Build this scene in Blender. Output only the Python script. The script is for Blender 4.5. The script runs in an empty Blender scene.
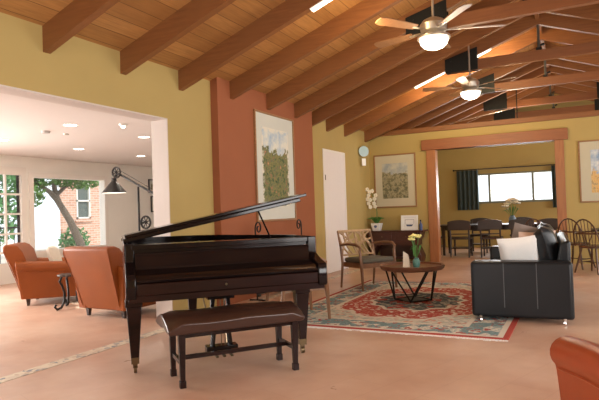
import bpy, bmesh, math, random
from mathutils import Vector, Matrix
PI = math.pi
random.seed(7)
sc = bpy.context.scene
COL = sc.collection

# ------------------------------------------------------------ camera
cam_d = bpy.data.cameras.new('camera'); cam = bpy.data.objects.new('camera', cam_d); COL.objects.link(cam)
yaw, pitch, roll = .46763, .02023, -.03324
fwd = Vector((-math.sin(yaw)*math.cos(pitch), math.cos(yaw)*math.cos(pitch), math.sin(pitch)))
r0 = fwd.cross(Vector((0, 0, 1))).normalized(); u0 = r0.cross(fwd)
rr = math.cos(roll)*r0 + math.sin(roll)*u0; uu = -math.sin(roll)*r0 + math.cos(roll)*u0
m = Matrix((rr, uu, -fwd)).transposed().to_4x4(); m.translation = (0, 0, 1.22)
cam.matrix_world = m
cam_d.sensor_width = 36; cam_d.lens = 550/599*36; cam_d.clip_end = 200
sc.camera = cam

# ------------------------------------------------------------ world, sun, added daylight, exposure
sc.view_settings.view_transform = 'Standard'; sc.view_settings.look = 'None'
sc.view_settings.gamma = 1; sc.view_settings.use_curve_mapping = False
sc.view_settings.exposure = 0.03
w = bpy.data.worlds.new('sky'); sc.world = w; w.use_nodes = True
bg = w.node_tree.nodes['Background']; bg.inputs[0].default_value = (.86, .94, 1, 1); bg.inputs[1].default_value = 1.6

def light(name, kind, loc, energy, color=(1, 1, 1), size=None, direction=None, rad=None, spread=None):
    l = bpy.data.lights.new(name, kind); l.energy = energy; l.color = color
    if kind == 'AREA':
        l.shape = 'RECTANGLE'; l.size, l.size_y = size
        if spread: l.spread = spread
    if rad is not None: l.shadow_soft_size = rad
    o = bpy.data.objects.new(name, l); COL.objects.link(o); o.location = loc
    if direction is not None: o.rotation_euler = Vector(direction).to_track_quat('-Z', 'Y').to_euler()
    return o
sun = light('sun', 'SUN', (0, 0, 12), 3.2, (1, .95, .86), direction=(-.62, .12, -.75)); sun.data.angle = .01
DAY = (1, .98, .95)
light('window_light', 'AREA', (3.28, 2.2, 1.5), 225, DAY, (3.6, 1.7), (-1, 0, 0))  # added lamp at an unseen right-wall window
light('window_light', 'AREA', (3.28, 8.6, 1.5), 140, DAY, (4.4, 1.7), (-1, 0, 0))  # second added lamp, farther along the unseen right wall
light('window_light', 'AREA', (-2.2, -1.42, 1.45), 75, DAY, (2.6, 2.0), (0, 1, 0))  # added lamp at an unseen window behind the camera
light('window_light', 'AREA', (-9.82, 3.4, 1.25), 360, (1, .98, .95), (2.6, 2.1), (1, 0, 0))  # added lamp at an unseen lounge window
light('window_light', 'AREA', (-1.46, 16.6, 1.70), 90, (.95, .98, 1), (2.3, .78), (0, -1, 0))
light('window_light', 'AREA', (3.28, 14.3, 1.6), 120, DAY, (2.2, 1.3), (-1, 0, 0))  # lamp added to brighten the dining room; its window is unseen

# ------------------------------------------------------------ materials
class NT:
    def __init__(s, name):
        s.m = bpy.data.materials.new(name); s.m.use_nodes = True; s.t = s.m.node_tree; s.n = s.t.nodes
        s.b = s.n['Principled BSDF']
    def new(s, k, **kw):
        n = s.n.new(k)
        for a, v in kw.items(): setattr(n, a, v)
        return n
    def setv(s, inp, v):
        if hasattr(v, 'is_output'): s.t.links.new(v, inp)
        elif isinstance(v, (tuple, list)) and len(v) == 3 and len(inp.default_value) == 4: inp.default_value = (*v, 1)
        else: inp.default_value = v
    def math(s, op, a, b=0.0, c=0.0):
        n = s.new('ShaderNodeMath', operation=op); s.setv(n.inputs[0], a); s.setv(n.inputs[1], b); s.setv(n.inputs[2], c); return n.outputs[0]
    def mix(s, f, a, b):
        n = s.new('ShaderNodeMix', data_type='RGBA'); s.setv(n.inputs[0], f); s.setv(n.inputs[6], a); s.setv(n.inputs[7], b); return n.outputs[2]
    def coord(s, k='Object', scale=(1, 1, 1), rot=(0, 0, 0), loc=(0, 0, 0)):
        c = s.new('ShaderNodeTexCoord'); mp = s.new('ShaderNodeMapping')
        s.t.links.new(c.outputs[k], mp.inputs[0]); mp.inputs['Scale'].default_value = scale; mp.inputs['Rotation'].default_value = rot; mp.inputs['Location'].default_value = loc
        return mp.outputs[0]
    def noise(s, vec, scale, detail=3, rough=.5, out=0):
        n = s.new('ShaderNodeTexNoise'); s.t.links.new(vec, n.inputs['Vector']); n.inputs['Scale'].default_value = scale
        n.inputs['Detail'].default_value = detail; n.inputs['Roughness'].default_value = rough; return n.outputs[out]
    def vor(s, vec, scale, out='Color', feature='F1'):
        n = s.new('ShaderNodeTexVoronoi', feature=feature); s.t.links.new(vec, n.inputs['Vector']); n.inputs['Scale'].default_value = scale; return n.outputs[out]
    def step(s, v, lo, hi):
        n = s.new('ShaderNodeMapRange'); s.setv(n.inputs[0], v); n.inputs[1].default_value = lo; n.inputs[2].default_value = hi; return n.outputs[0]
    def sep(s, vec):
        n = s.new('ShaderNodeSeparateXYZ'); s.t.links.new(vec, n.inputs[0]); return n.outputs
    def ramp(s, f, stops, const=False):
        n = s.new('ShaderNodeValToRGB'); s.setv(n.inputs[0], f); e = n.color_ramp.elements
        if const: n.color_ramp.interpolation = 'CONSTANT'
        while len(e) < len(stops): e.new(.5)
        for i, (p, c) in enumerate(stops): e[i].position = p; e[i].color = (*c, 1)
        return n.outputs[0]
    def bump(s, h, strength=.2, dist=.01):
        n = s.new('ShaderNodeBump'); s.setv(n.inputs['Height'], h); n.inputs['Strength'].default_value = strength; n.inputs['Distance'].default_value = dist
        s.t.links.new(n.outputs[0], s.b.inputs['Normal'])
    def done(s, col=None, rough=.5, metal=0, spec=None, coat=0, em=None, es=0, trans=0, alpha=None, sheen=0):
        if col is not None: s.setv(s.b.inputs['Base Color'], col)
        s.setv(s.b.inputs['Roughness'], rough); s.b.inputs['Metallic'].default_value = metal
        if spec is not None: s.b.inputs['Specular IOR Level'].default_value = spec
        if coat: s.b.inputs['Coat Weight'].default_value = coat; s.b.inputs['Coat Roughness'].default_value = .06
        if em is not None: s.setv(s.b.inputs['Emission Color'], em); s.b.inputs['Emission Strength'].default_value = es
        if trans: s.b.inputs['Transmission Weight'].default_value = trans
        if sheen: s.b.inputs['Sheen Weight'].default_value = sheen
        return s.m
def plain(name, col, rough=.5, var=.08, nscale=12, **kw):
    n = NT(name); v = n.noise(n.coord(), nscale)
    lo = tuple(c*(1-var) for c in col); hi = tuple(min(1, c*(1+var)) for c in col)
    return n.done(n.mix(v, lo, hi), rough, **kw)
def wood(name, col, dark, rough=.45, scale=(2, 22, 22), **kw):
    n = NT(name); c = n.coord(scale=scale); v = n.noise(c, 1.6, 5, .6)
    v2 = n.noise(n.coord(), 1.3, 2)
    f = n.step(v, .3, .7); base = n.mix(f, dark, col); base = n.mix(n.step(v2, .35, .7), base, tuple(x*.82 for x in col))
    return n.done(base, rough, **kw)
M = {}
def wallmat(name, col):
    n = NT(name); v = n.noise(n.coord(), 2.2, 4); f = n.noise(n.coord(), 60, 3)
    n.bump(f, .12, .004)
    return n.done(n.mix(v, tuple(c*.93 for c in col), tuple(c*1.05 for c in col)), .75)
M['yellow'] = wallmat('yellow_plaster', (.43, .318, .112))
M['orange'] = wallmat('terracotta_plaster', (.30, .095, .037))
M['white'] = wallmat('white_plaster', (.86, .85, .80))
M['trimwhite'] = plain('white_gloss_paint', (.82, .79, .74), .4, .02)
M['door'] = plain('door_paint', (.80, .76, .74), .45, .02)
# floor: stained concrete with faint scored joints
n = NT('terracotta_concrete'); c = n.coord(); a = n.noise(c, .8, 4, .6); b2 = n.noise(c, 5, 4, .6)
base = n.mix(n.step(a, .38, .62), (.50, .295, .205), (.65, .455, .345)); base = n.mix(n.math('MULTIPLY', n.step(b2, .45, .8), .5), base, (.66, .45, .33))
br = n.new('ShaderNodeTexBrick'); n.t.links.new(n.coord(rot=(0, 0, math.radians(-70))), br.inputs['Vector'])
br.inputs['Scale'].default_value = 1; br.inputs['Brick Width'].default_value = 1.2; br.inputs['Row Height'].default_value = .3; br.inputs['Mortar Size'].default_value = .006; br.inputs['Mortar Smooth'].default_value = .6
br.inputs['Color1'].default_value = (1, 1, 1, 1); br.inputs['Color2'].default_value = (.97, .96, .95, 1); br.inputs['Mortar'].default_value = (.86, .80, .76, 1)
mx = n.new('ShaderNodeMix', data_type='RGBA', blend_type='MULTIPLY'); mx.inputs[0].default_value = .45; n.t.links.new(base, mx.inputs[6]); n.t.links.new(br.outputs[0], mx.inputs[7])
M['floor'] = n.done(mx.outputs[2], n.step(b2, -.4, 2.1), spec=.5); n.bump(b2, .05, .003)
n = NT('mosaic_tile'); c = n.coord(); v = n.vor(c, 26); s_ = n.sep(v)
M['mosaic'] = n.done(n.ramp(s_[0], [(0, (.62, .52, .40)), (.45, (.70, .60, .46)), (.72, (.40, .35, .30)), (.85, (.20, .22, .25)), (.93, (.55, .42, .3))], True), .4)
# plank ceiling: boards run along Y, joints across the slope
n = NT('pine_planks'); c = n.coord(); x_, y_, z_ = n.sep(c)
br = n.new('ShaderNodeTexBrick'); n.t.links.new(n.coord(rot=(0, 0, PI/2)), br.inputs['Vector'])
br.inputs['Scale'].default_value = 1; br.inputs['Brick Width'].default_value = 3.6; br.inputs['Row Height'].default_value = .185; br.inputs['Mortar Size'].default_value = .004
br.inputs['Color1'].default_value = (.50, .25, .082, 1); br.inputs['Color2'].default_value = (.36, .165, .05, 1); br.inputs['Mortar'].default_value = (.14, .06, .018, 1)
g = n.noise(n.coord(scale=(30, 2, 2)), 1.5, 4, .6)
kn = n.vor(n.coord(scale=(3.2, 2.0, 1)), 1.0, 'Distance')
colr = n.mix(n.math('MULTIPLY', n.step(g, .4, .75), .6), br.outputs[0], (.24, .105, .03))
colr = n.mix(n.math('SUBTRACT', 1, n.step(kn, .035, .07)), colr, (.14, .05, .02))
M['planks'] = n.done(colr, .5)
M['beam'] = wood('rafter_wood', (.27, .105, .032), (.17, .06, .018), .5, (2, 26, 26))
M['tie'] = wood('tie_beam_wood', (.25, .09, .030), (.16, .053, .017), .5, (2, 26, 26))
M['post'] = wood('opening_post_wood', (.42, .175, .065), (.30, .11, .04), .42, (20, 20, 1.6))
M['header'] = wood('opening_header_wood', (.32, .115, .042), (.22, .075, .028), .42, (2, 20, 20))
M['steel'] = plain('black_steel', (.02, .022, .022), .45, .1, metal=.6)
M['iron'] = plain('wrought_iron', (.018, .016, .015), .45, .1, metal=.5)
M['rod'] = plain('grey_rod', (.16, .18, .18), .35, .1, metal=.8)
M['brass'] = plain('brass', (.17, .125, .07), .35, .05, metal=1)
M['chrome'] = plain('chrome', (.75, .75, .75), .15, .02, metal=1)
M['nickel'] = plain('brushed_nickel', (.52, .47, .40), .35, .05, metal=.8)
def glow(name, col, s): n = NT(name); return n.done(col, .5, em=col, es=s)
M['globe'] = glow('lit_globe', (1, .93, .78), 5)
M['tube'] = glow('lit_tube', (1, .88, .68), 4)
M['can'] = glow('lit_downlight', (1, .95, .85), 8)
M['pane'] = glow('daylight_fill_pane', (.95, .98, 1), 1.2)  # glowing sheet for the unseen windows added to light the rooms
M['piano'] = wood('ebonised_mahogany', (.011, .006, .006), (.006, .004, .004), .13, (1.5, 18, 18), spec=.28)
M['plate'] = plain('gold_iron_plate', (.45, .36, .20), .35, .1, metal=.6)
M['pianowood'] = wood('dark_mahogany', (.022, .008, .006), (.009, .005, .004), .2, (2, 18, 18), spec=.2)
M['benchleather'] = plain('brown_bench_leather', (.045, .020, .014), .3, .15, 20)
def leather(name, col, rough=.4):
    n = NT(name); c = n.coord(); v = n.noise(c, 3, 4); f = n.vor(c, 160, 'Distance'); n.bump(f, .1, .002)
    return n.done(n.mix(v, tuple(x*.75 for x in col), tuple(min(1, x*1.15) for x in col)), rough, spec=.28)
M['cognac'] = leather('cognac_leather', (.27, .068, .012), .42)
M['rust'] = leather('rust_leather', (.30, .052, .014), .32)
M['black'] = leather('black_leather', (.012, .014, .017), .36)
M['cream'] = plain('cream_fabric', (.72, .66, .56), .9, .06, 40)
M['whitefab'] = plain('white_cotton', (.84, .85, .84), .9, .03, 30)
M['beige'] = plain('taupe_velvet', (.25, .205, .185), .9, .12, 14)
M['peach'] = plain('peach_velvet', (.72, .52, .42), .9, .08, 14)
M['olive'] = plain('olive_grey_upholstery', (.13, .125, .10), .9, .12, 60)
M['oak'] = wood('light_oak', (.52, .36, .21), (.40, .26, .14), .45, (20, 20, 2))
M['walnut'] = wood('walnut', (.27, .14, .07), (.17, .08, .04), .4, (14, 14, 2))
M['tabletop'] = wood('table_walnut', (.20, .085, .045), (.12, .05, .03), .3, (3, 18, 18))
M['darkwood'] = wood('dark_console_wood', (.075, .022, .014), (.045, .014, .01), .32, (2, 18, 18))
M['windsor'] = wood('windsor_wood', (.11, .045, .020), (.07, .028, .012), .35, (10, 10, 3))
M['dining'] = wood('dark_dining_wood', (.045, .028, .022), (.03, .018, .014), .35, (3, 16, 16))
M['glassjar'] = plain('turquoise_glazed', (.10, .25, .22), .15, .5, 24)
M['porcelain'] = plain('white_porcelain', (.85, .86, .86), .2, .02)
M['blueink'] = plain('blue_glaze', (.06, .14, .40), .25, .1)
M['leaf'] = plain('orchid_leaf', (.07, .20, .04), .5, .3)
M['petal'] = plain('white_petal', (.85, .82, .70), .7, .05)
M['ypetal'] = plain('pale_yellow_petal', (.82, .80, .32), .7, .1)
M['foliage'] = plain('tree_foliage', (.09, .20, .04), .7, .5, 5)
M['hedge'] = plain('hedge_foliage', (.12, .30, .12), .7, .5, 5)
M['bark'] = plain('tree_bark', (.15, .12, .095), .9, .3, 9)
M['curtain'] = plain('dark_teal_curtain', (.045, .066, .064), .85, .2, 10)
M['paleblue'] = plain('pale_blue_glaze', (.36, .52, .58), .4, .05)
M['paving'] = plain('pale_paving', (.72, .66, .58), .8, .08, 3)
M['stucco'] = plain('white_garden_wall', (.86, .85, .82), .8, .03, 3)
M['screenglass'] = plain('dark_window_screen', (.10, .13, .12), .35, .2, 6)
M['hide'] = plain('cream_hide', (.75, .64, .50), .95, .12, 5)
M['bluelab'] = plain('navy_print', (.05, .08, .20), .6, .1)
n = NT('brick_wall'); br = n.new('ShaderNodeTexBrick'); cc = n.coord(); x_, y_, z_ = n.sep(cc)
cb = n.new('ShaderNodeCombineXYZ'); n.t.links.new(y_, cb.inputs[0]); n.t.links.new(z_, cb.inputs[1]); n.t.links.new(cb.outputs[0], br.inputs['Vector'])
br.inputs['Scale'].default_value = 1; br.inputs['Brick Width'].default_value = .22; br.inputs['Row Height'].default_value = .075; br.inputs['Mortar Size'].default_value = .007
br.inputs['Color1'].default_value = (.52, .27, .19, 1); br.inputs['Color2'].default_value = (.66, .40, .30, 1); br.inputs['Mortar'].default_value = (.70, .62, .56, 1)
M['brick'] = n.done(br.outputs[0], .85)
# glass for panes
n = NT('window_glass'); tr = n.new('ShaderNodeBsdfTransparent'); gl = n.new('ShaderNodeBsdfGlossy'); gl.inputs['Roughness'].default_value = .02
ms = n.new('ShaderNodeMixShader'); ms.inputs[0].default_value = .05; n.t.links.new(tr.outputs[0], ms.inputs[1]); n.t.links.new(gl.outputs[0], ms.inputs[2])
n.t.links.new(ms.outputs[0], n.n['Material Output'].inputs[0]); M['glass'] = n.m
# rug
def rug_mat(hx, hy):
    n = NT('persian_rug'); c = n.coord(); x, y, z = n.sep(c)
    ax = n.math('ABSOLUTE', x); ay = n.math('ABSOLUTE', y)
    d = n.math('MINIMUM', n.math('SUBTRACT', hx, ax), n.math('SUBTRACT', hy, ay))
    nz = n.noise(c, 6, 3); v1 = n.sep(n.vor(c, 11))[0]; v2 = n.sep(n.vor(c, 24))[1]; n3 = n.noise(c, 34, 3, .7)
    RED, BLUE, CREAM, GREY, PINK = (.40, .075, .06), (.17, .26, .28), (.66, .62, .54), (.09, .11, .115), (.56, .27, .21)
    border = n.mix(n.step(v1, .55, .6), BLUE, CREAM); border = n.mix(n.step(v2, .8, .82), border, RED)
    border = n.mix(n.step(n3, .52, .6), border, (.27, .38, .39))
    field = n.mix(n.step(v2, .5, .55), CREAM, (.36, .42, .40)); field = n.mix(n.step(n3, .45, .6), field, (.50, .50, .43)); field = n.mix(n.step(v2, .9, .92), field, PINK)
    redf = n.mix(n.step(n3, .52, .6), RED, PINK); redf = n.mix(n.step(v2, .78, .8), redf, CREAM)
    greyf = n.mix(n.step(v2, .6, .64), GREY, (.33, .33, .28)); greyf = n.mix(n.step(v1, .8, .82), greyf, RED)
    ang = n.math('ARCTAN2', y, x); lob = n.math('MULTIPLY', n.math('COSINE', n.math('MULTIPLY', ang, 12)), .035)
    r = n.math('SQRT', n.math('ADD', n.math('POWER', n.math('DIVIDE', ax, .98), 2), n.math('POWER', n.math('DIVIDE', ay, 1.22), 2)))
    r = n.math('ADD', r, n.math('ADD', lob, n.math('MULTIPLY', n.math('SUBTRACT', nz, .5), .1)))
    out = field
    out = n.mix(n.step(r, 1.03, 1.02), out, CREAM)
    out = n.mix(n.step(r, .98, .97), out, redf)
    out = n.mix(n.step(r, .60, .59), out, CREAM)
    out = n.mix(n.step(r, .55, .54), out, greyf)
    out = n.mix(n.step(r, .22, .21), out, redf)
    out = n.mix(n.step(d, .47, .46), out, CREAM)
    out = n.mix(n.step(d, .42, .41), out, border)
    out = n.mix(n.step(d, .11, .10), out, CREAM)
    out = n.mix(n.step(d, .055, .05), out, RED)
    n.bump(n3, .3, .004)
    return n.done(out, .95, spec=.1)
# paintings (object coordinates: X across, Z up)
def painting(name, w_, h_, kind):
    n = NT(name); c = n.coord(); x, y, z = n.sep(c)
    u = n.math('DIVIDE', x, w_/2); v = n.math('DIVIDE', z, h_/2)
    a = n.noise(c, 4.5, 5, .65); b = n.noise(c, 11, 4, .7); a2 = n.noise(c, 2.6, 4, .7); vv = n.math('ADD', v, n.math('MULTIPLY', n.math('SUBTRACT', a2, .5), 2.2))
    if kind == 'garden':
        sky = n.mix(n.step(a, .42, .66), (.70, .70, .62), (.30, .45, .60))
        plants = n.ramp(b, [(.30, (.02, .045, .02)), (.42, (.07, .11, .035)), (.50, (.26, .22, .07)), (.56, (.06, .13, .07)), (.64, (.42, .16, .07)), (.72, (.50, .42, .18))])
        art = n.mix(n.step(vv, .38, .44), plants, sky)
        edge = n.math('MAXIMUM', n.math('ABSOLUTE', u), n.math('MULTIPLY', n.math('ABSOLUTE', v), 1))
        edge = n.math('ADD', edge, n.math('MULTIPLY', n.math('SUBTRACT', b, .5), .55))
        col = n.mix(n.step(edge, .88, 1.0), art, (.72, .69, .58))
    elif kind == 'hills':
        sky = n.mix(n.step(a, .4, .6), (.50, .50, .42), (.30, .34, .36))
        land = n.ramp(b, [(.3, (.05, .06, .035)), (.45, (.17, .16, .085)), (.55, (.36, .32, .19)), (.65, (.13, .13, .09)), (.75, (.48, .42, .28))])
        col = n.mix(n.step(vv, .35, .45), land, sky)
    else:
        sky = n.mix(n.step(a, .4, .6), (.66, .68, .66), (.20, .33, .52))
        land = n.ramp(b, [(.3, (.50, .28, .08)), (.5, (.70, .46, .18)), (.6, (.35, .25, .12)), (.7, (.72, .60, .36))])
        col = n.mix(n.step(vv, -.15, .0), land, sky)
    return n.done(col, .6)
M['mat'] = plain('cream_mat_board', (.52, .48, .35), .6, .02)
M['matw'] = plain('ivory_mat_board', (.60, .61, .55), .6, .02)
M['frame'] = wood('picture_frame_wood', (.36, .19, .08), (.24, .11, .045), .4)
M['blackframe'] = plain('black_frame', (.02, .02, .02), .4, .05)

# ------------------------------------------------------------ geometry helpers
def B(): return bmesh.new()
def _tag(vs, T): 
    if T is not None:
        for v in vs: v.co = T @ v.co
def box(bm, x0, x1, y0, y1, z0, z1, T=None):
    vs = [bm.verts.new(p) for p in ((x0,y0,z0),(x1,y0,z0),(x1,y1,z0),(x0,y1,z0),(x0,y0,z1),(x1,y0,z1),(x1,y1,z1),(x0,y1,z1))]
    for f in ((0,3,2,1),(4,5,6,7),(0,1,5,4),(1,2,6,5),(2,3,7,6),(3,0,4,7)): bm.faces.new([vs[i] for i in f])
    _tag(vs, T); return vs
def hexa(bm, p):     # 8 explicit points, bottom 4 then top 4
    vs = [bm.verts.new(q) for q in p]
    for f in ((0,3,2,1),(4,5,6,7),(0,1,5,4),(1,2,6,5),(2,3,7,6),(3,0,4,7)): bm.faces.new([vs[i] for i in f])
def prism(bm, pts, axis, a, b, T=None):   # polygon (2D) extruded along axis
    def mk(p, t):
        return {'x': (t, p[0], p[1]), 'y': (p[0], t, p[1]), 'z': (p[0], p[1], t)}[axis]
    v0 = [bm.verts.new(mk(p, a)) for p in pts]; v1 = [bm.verts.new(mk(p, b)) for p in pts]
    n_ = len(pts); bm.faces.new(v0); bm.faces.new(list(reversed(v1)))
    for i in range(n_): j = (i+1) % n_; bm.faces.new((v0[i], v1[i], v1[j], v0[j]))
    _tag(v0+v1, T)
def tube(bm, pts, r, seg=8, closed=False, cap=True):
    pts = [Vector(p) for p in pts]; rs = r if isinstance(r, (list, tuple)) else [r]*len(pts)
    rings = []; up = Vector((0, 0, 1)); N = len(pts); prev = None
    for i, p in enumerate(pts):
        if closed: d = pts[(i+1) % N]-pts[i-1]
        else: d = pts[min(i+1, N-1)]-pts[max(i-1, 0)]
        d.normalize()
        if prev is None:
            s = d.cross(up) if abs(d.z) < .95 else d.cross(Vector((1, 0, 0)))
        else: s = prev - d*prev.dot(d)
        s.normalize(); prev = s; t = d.cross(s)
        rings.append([bm.verts.new(p + (s*math.cos(2*PI*k/seg)+t*math.sin(2*PI*k/seg))*rs[i]) for k in range(seg)])
    for i in range(N if closed else N-1):
        a, b = rings[i], rings[(i+1) % N]
        for k in range(seg): j = (k+1) % seg; bm.faces.new((a[k], a[j], b[j], b[k]))
    if cap and not closed: bm.faces.new(list(reversed(rings[0]))); bm.faces.new(rings[-1])
def lathe(bm, prof, seg=20, T=None):
    rings = []; allv = []
    for r, z in prof:
        if r < 1e-6: v = [bm.verts.new((0, 0, z))]
        else: v = [bm.verts.new((r*math.cos(2*PI*k/seg), r*math.sin(2*PI*k/seg), z)) for k in range(seg)]
        rings.append(v); allv += v
    for a, b in zip(rings, rings[1:]):
        for k in range(seg):
            j = (k+1) % seg
            if len(a) == 1 and len(b) == 1: continue
            if len(a) == 1: bm.faces.new((a[0], b[j], b[k]))
            elif len(b) == 1: bm.faces.new((a[k], a[j], b[0]))
            else: bm.faces.new((a[k], a[j], b[j], b[k]))
    _tag(allv, T)
def taper(bm, x, y, z0, z1, a0, a1, dx=0, dy=0):   # square leg, half sizes a0 (bottom) a1 (top)
    p = [(x+dx+sx*a0, y+dy+sy*a0, z0) for sx, sy in ((-1,-1),(1,-1),(1,1),(-1,1))] + [(x+sx*a1, y+sy*a1, z1) for sx, sy in ((-1,-1),(1,-1),(1,1),(-1,1))]
    hexa(bm, p)
def pillow_bm(w_, h_, t_, n_=10):
    bm = B(); g = {}
    for s in (1, -1):
        for i in range(n_+1):
            for j in range(n_+1):
                u, v = 2*i/n_-1, 2*j/n_-1
                if s == -1 and (i in (0, n_) or j in (0, n_)): g[s, i, j] = g[1, i, j]; continue
                th = t_/2*((1-u**4)*(1-v**4))**.55
                k = 1-.07*(1-abs(u))*0 
                px = u*w_/2*(1-.06*(1-v*v)); pz = v*h_/2*(1-.06*(1-u*u))
                g[s, i, j] = bm.verts.new((px, s*th, pz))
        for i in range(n_):
            for j in range(n_):
                q = [g[s, i, j], g[s, i+1, j], g[s, i+1, j+1], g[s, i, j+1]]
                bm.faces.new(q if s == 1 else q[::-1])
    return bm
def obj(name, bm, mat, parent=None, loc=None, bevel=0, seg=2, smooth=True, sub=0, rot=None, origin=None):
    bmesh.ops.recalc_face_normals(bm, faces=bm.faces)
    if origin is not None:
        for v in bm.verts: v.co -= Vector(origin)
        loc = origin
    me = bpy.data.meshes.new(name); bm.to_mesh(me); bm.free()
    me.materials.append(M[mat] if isinstance(mat, str) else mat)
    o = bpy.data.objects.new(name, me); COL.objects.link(o)
    if parent: o.parent = parent
    if loc is not None: o.location = loc
    if rot is not None: o.rotation_euler = rot
    if bevel:
        md = o.modifiers.new('bevel', 'BEVEL'); md.width = bevel; md.segments = seg; md.limit_method = 'ANGLE'; md.angle_limit = math.radians(40)
    if sub: md = o.modifiers.new('sub', 'SUBSURF'); md.levels = sub; md.render_levels = sub
    if smooth:
        for p in me.polygons: p.use_smooth = True
        me.set_sharp_from_angle(angle=math.radians(38))
    return o
def tag(o, label, cat, group=None):
    o['label'] = label; o['category'] = cat
    if group: o['group'] = group
    return o
def thing(name, label, cat, loc=(0, 0, 0), rz=0, group=None):
    o = bpy.data.objects.new(name, None); COL.objects.link(o); o.location = loc; o.rotation_euler = (0, 0, rz); o.empty_display_size = .1
    return tag(o, label, cat, group)
def struct(name, bm, mat, **kw):
    o = obj(name, bm, mat, **kw); o['kind'] = 'structure'; return o
def kids(o): return [c for c in bpy.data.objects if c.parent == o]
def copy_tree(o, parent=None):
    c = o.copy(); COL.objects.link(c)
    if parent: c.parent = parent; c.matrix_parent_inverse = o.matrix_parent_inverse.copy()
    for k in kids(o):
        if k is not c: copy_tree(k, c)
    return c
def dup(o, loc, rz, label, group=None):
    ks = kids(o)
    c = o.copy(); COL.objects.link(c)
    for k in ks: copy_tree(k, c)
    c.location = loc; c.rotation_euler = (0, 0, rz); c['label'] = label
    if group: c['group'] = group
    return c

XW, XR, XC, YB, YD, YN, XL, YL = -4.3, 3.36, -.47, 12.18, 16.5, -1.5, -9.9, 11.7
SL = math.tan(math.radians(20)); ZW = 2.99
def roofz(x): return ZW + SL*((x-XW) if x < XC else (XR-x))
# ------------------------------------------------------------ room shell
bm = B(); box(bm, -10.15, 3.6, YN-.2, YD+.2, -.12, 0); struct('floor', bm, 'floor', smooth=False)
bm = B(); box(bm, -4.06, -3.925, 1.0, 11.0, 0, .003); struct('trim_1', bm, 'mosaic', smooth=False)
O1, O2, ZL = .9, 5.11, 2.37
bm = B(); t = .23
box(bm, XW-t, XW, YN, O1, 0, ZW+.1); box(bm, XW-t, XW, O1, O2, ZL, ZW+.1)
box(bm, XW-t, XW, O2, 9.6, 0, ZW+.1); box(bm, XW-t, XW, 9.6, 10.61, 2.36, ZW+.1); box(bm, XW-t, XW, 10.61, YD+.2, 0, ZW+.1)
struct('wall_left', bm, 'yellow', smooth=False)
bm = B(); box(bm, XW-t-.01, XW+.002, O2-.012, O2+.001, 0, ZL); box(bm, XW-t-.01, XW+.002, O1, O2, ZL-.012, ZL+.001); box(bm, XW-t-.01, XW+.002, O1-.001, O1+.012, 0, ZL)
box(bm, XW-t-.012, XW-t, O2, YL, 0, 2.5)
struct('trim_2', bm, plain('toned_jamb_white', (.60, .54, .50), .6, .02), smooth=False)  # wall white toned down in the colour for light on the jamb
bm = B(); prism(bm, [(XW-.01, 0), (-4.19, 0), (-4.19, roofz(-4.19)+.03), (XW-.01, ZW+.03)], 'y', 5.99, 8.9); struct('wall_chimney', bm, 'orange', smooth=False)
# door in left wall
bm = B(); box(bm, XW-.05, XW+.006, 9.60, 10.61, .01, 2.355); d = struct('door_1', bm, 'door', bevel=.002)
bm = B(); box(bm, XW, XW+.012, 9.625, 9.645, 1.80, 1.90); obj('hinge', bm, 'iron', d)
bm = B(); box(bm, XW-.01, XW+.012, 9.55, 9.60, 0, 2.40); box(bm, XW-.01, XW+.012, 10.61, 10.66, 0, 2.40); box(bm, XW-.01, XW+.012, 9.60, 10.61, 2.355, 2.40); struct('trim_3', bm, 'trimwhite', smooth=False)
# partition and its opening
PX0, PX1 = -2.76, -.34
bm = B(); box(bm, XW, PX0, YB, YB+.16, 0, 2.88); box(bm, PX1, XR, YB, YB+.16, 0, 2.88); box(bm, PX0, PX1, YB, YB+.16, 2.47, 2.88); struct('wall_back', bm, 'yellow', smooth=False)
bm = B(); box(bm, XW, XR, YB-.03, YB+.20, 2.88, 2.99); struct('trim_4', bm, 'beam', bevel=.006)
bm = B(); box(bm, -3.05, -.12, YB-.07, YB+.20, 2.47, 2.70); struct('trim_5', bm, 'header', bevel=.008)
bm = B(); box(bm, -2.95, -2.75, YB-.045, YB+.18, 0, 2.47); struct('trim_6', bm, 'post', bevel=.006)
bm = B(); box(bm, -.37, -.20, YB-.045, YB+.18, 0, 2.47); struct('trim_7', bm, 'post', bevel=.006)
# dining gable wall with window hole
WX0, WX1, WZ0, WZ1 = -2.62, -.30, 1.30, 2.10
bm = B()
box(bm, XW, WX0, YD, YD+.2, 0, ZW); box(bm, WX1, XR, YD, YD+.2, 0, ZW); box(bm, WX0, WX1, YD, YD+.2, 0, WZ0); box(bm, WX0, WX1, YD, YD+.2, WZ1, ZW)
prism(bm, [(XW, ZW), (XR, ZW), (XC, roofz(XC)+.02)], 'y', YD, YD+.2)
struct('wall_dining', bm, 'yellow', smooth=False)
bm = B(); f = .05
box(bm, WX0, WX1, YD-.02, YD+.06, WZ0-.04, WZ0+.02); box(bm, WX0, WX1, YD-.02, YD+.06, WZ1-.03, WZ1+.02); box(bm, WX0, WX0+f, YD-.02, YD+.06, WZ0, WZ1); box(bm, WX1-f, WX1, YD-.02, YD+.06, WZ0, WZ1)
for x in (-2.23, -1.08): box(bm, x-.03, x+.03, YD-.01, YD+.06, WZ0, WZ1)
wn = struct('window_1', bm, plain('sage_window_frame', (.20, .21, .15), .5, .05), smooth=False)
bm = B(); box(bm, WX0, WX1, YD+.025, YD+.03, WZ0, WZ1); obj('pane', bm, 'glass', wn, smooth=False)
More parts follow.
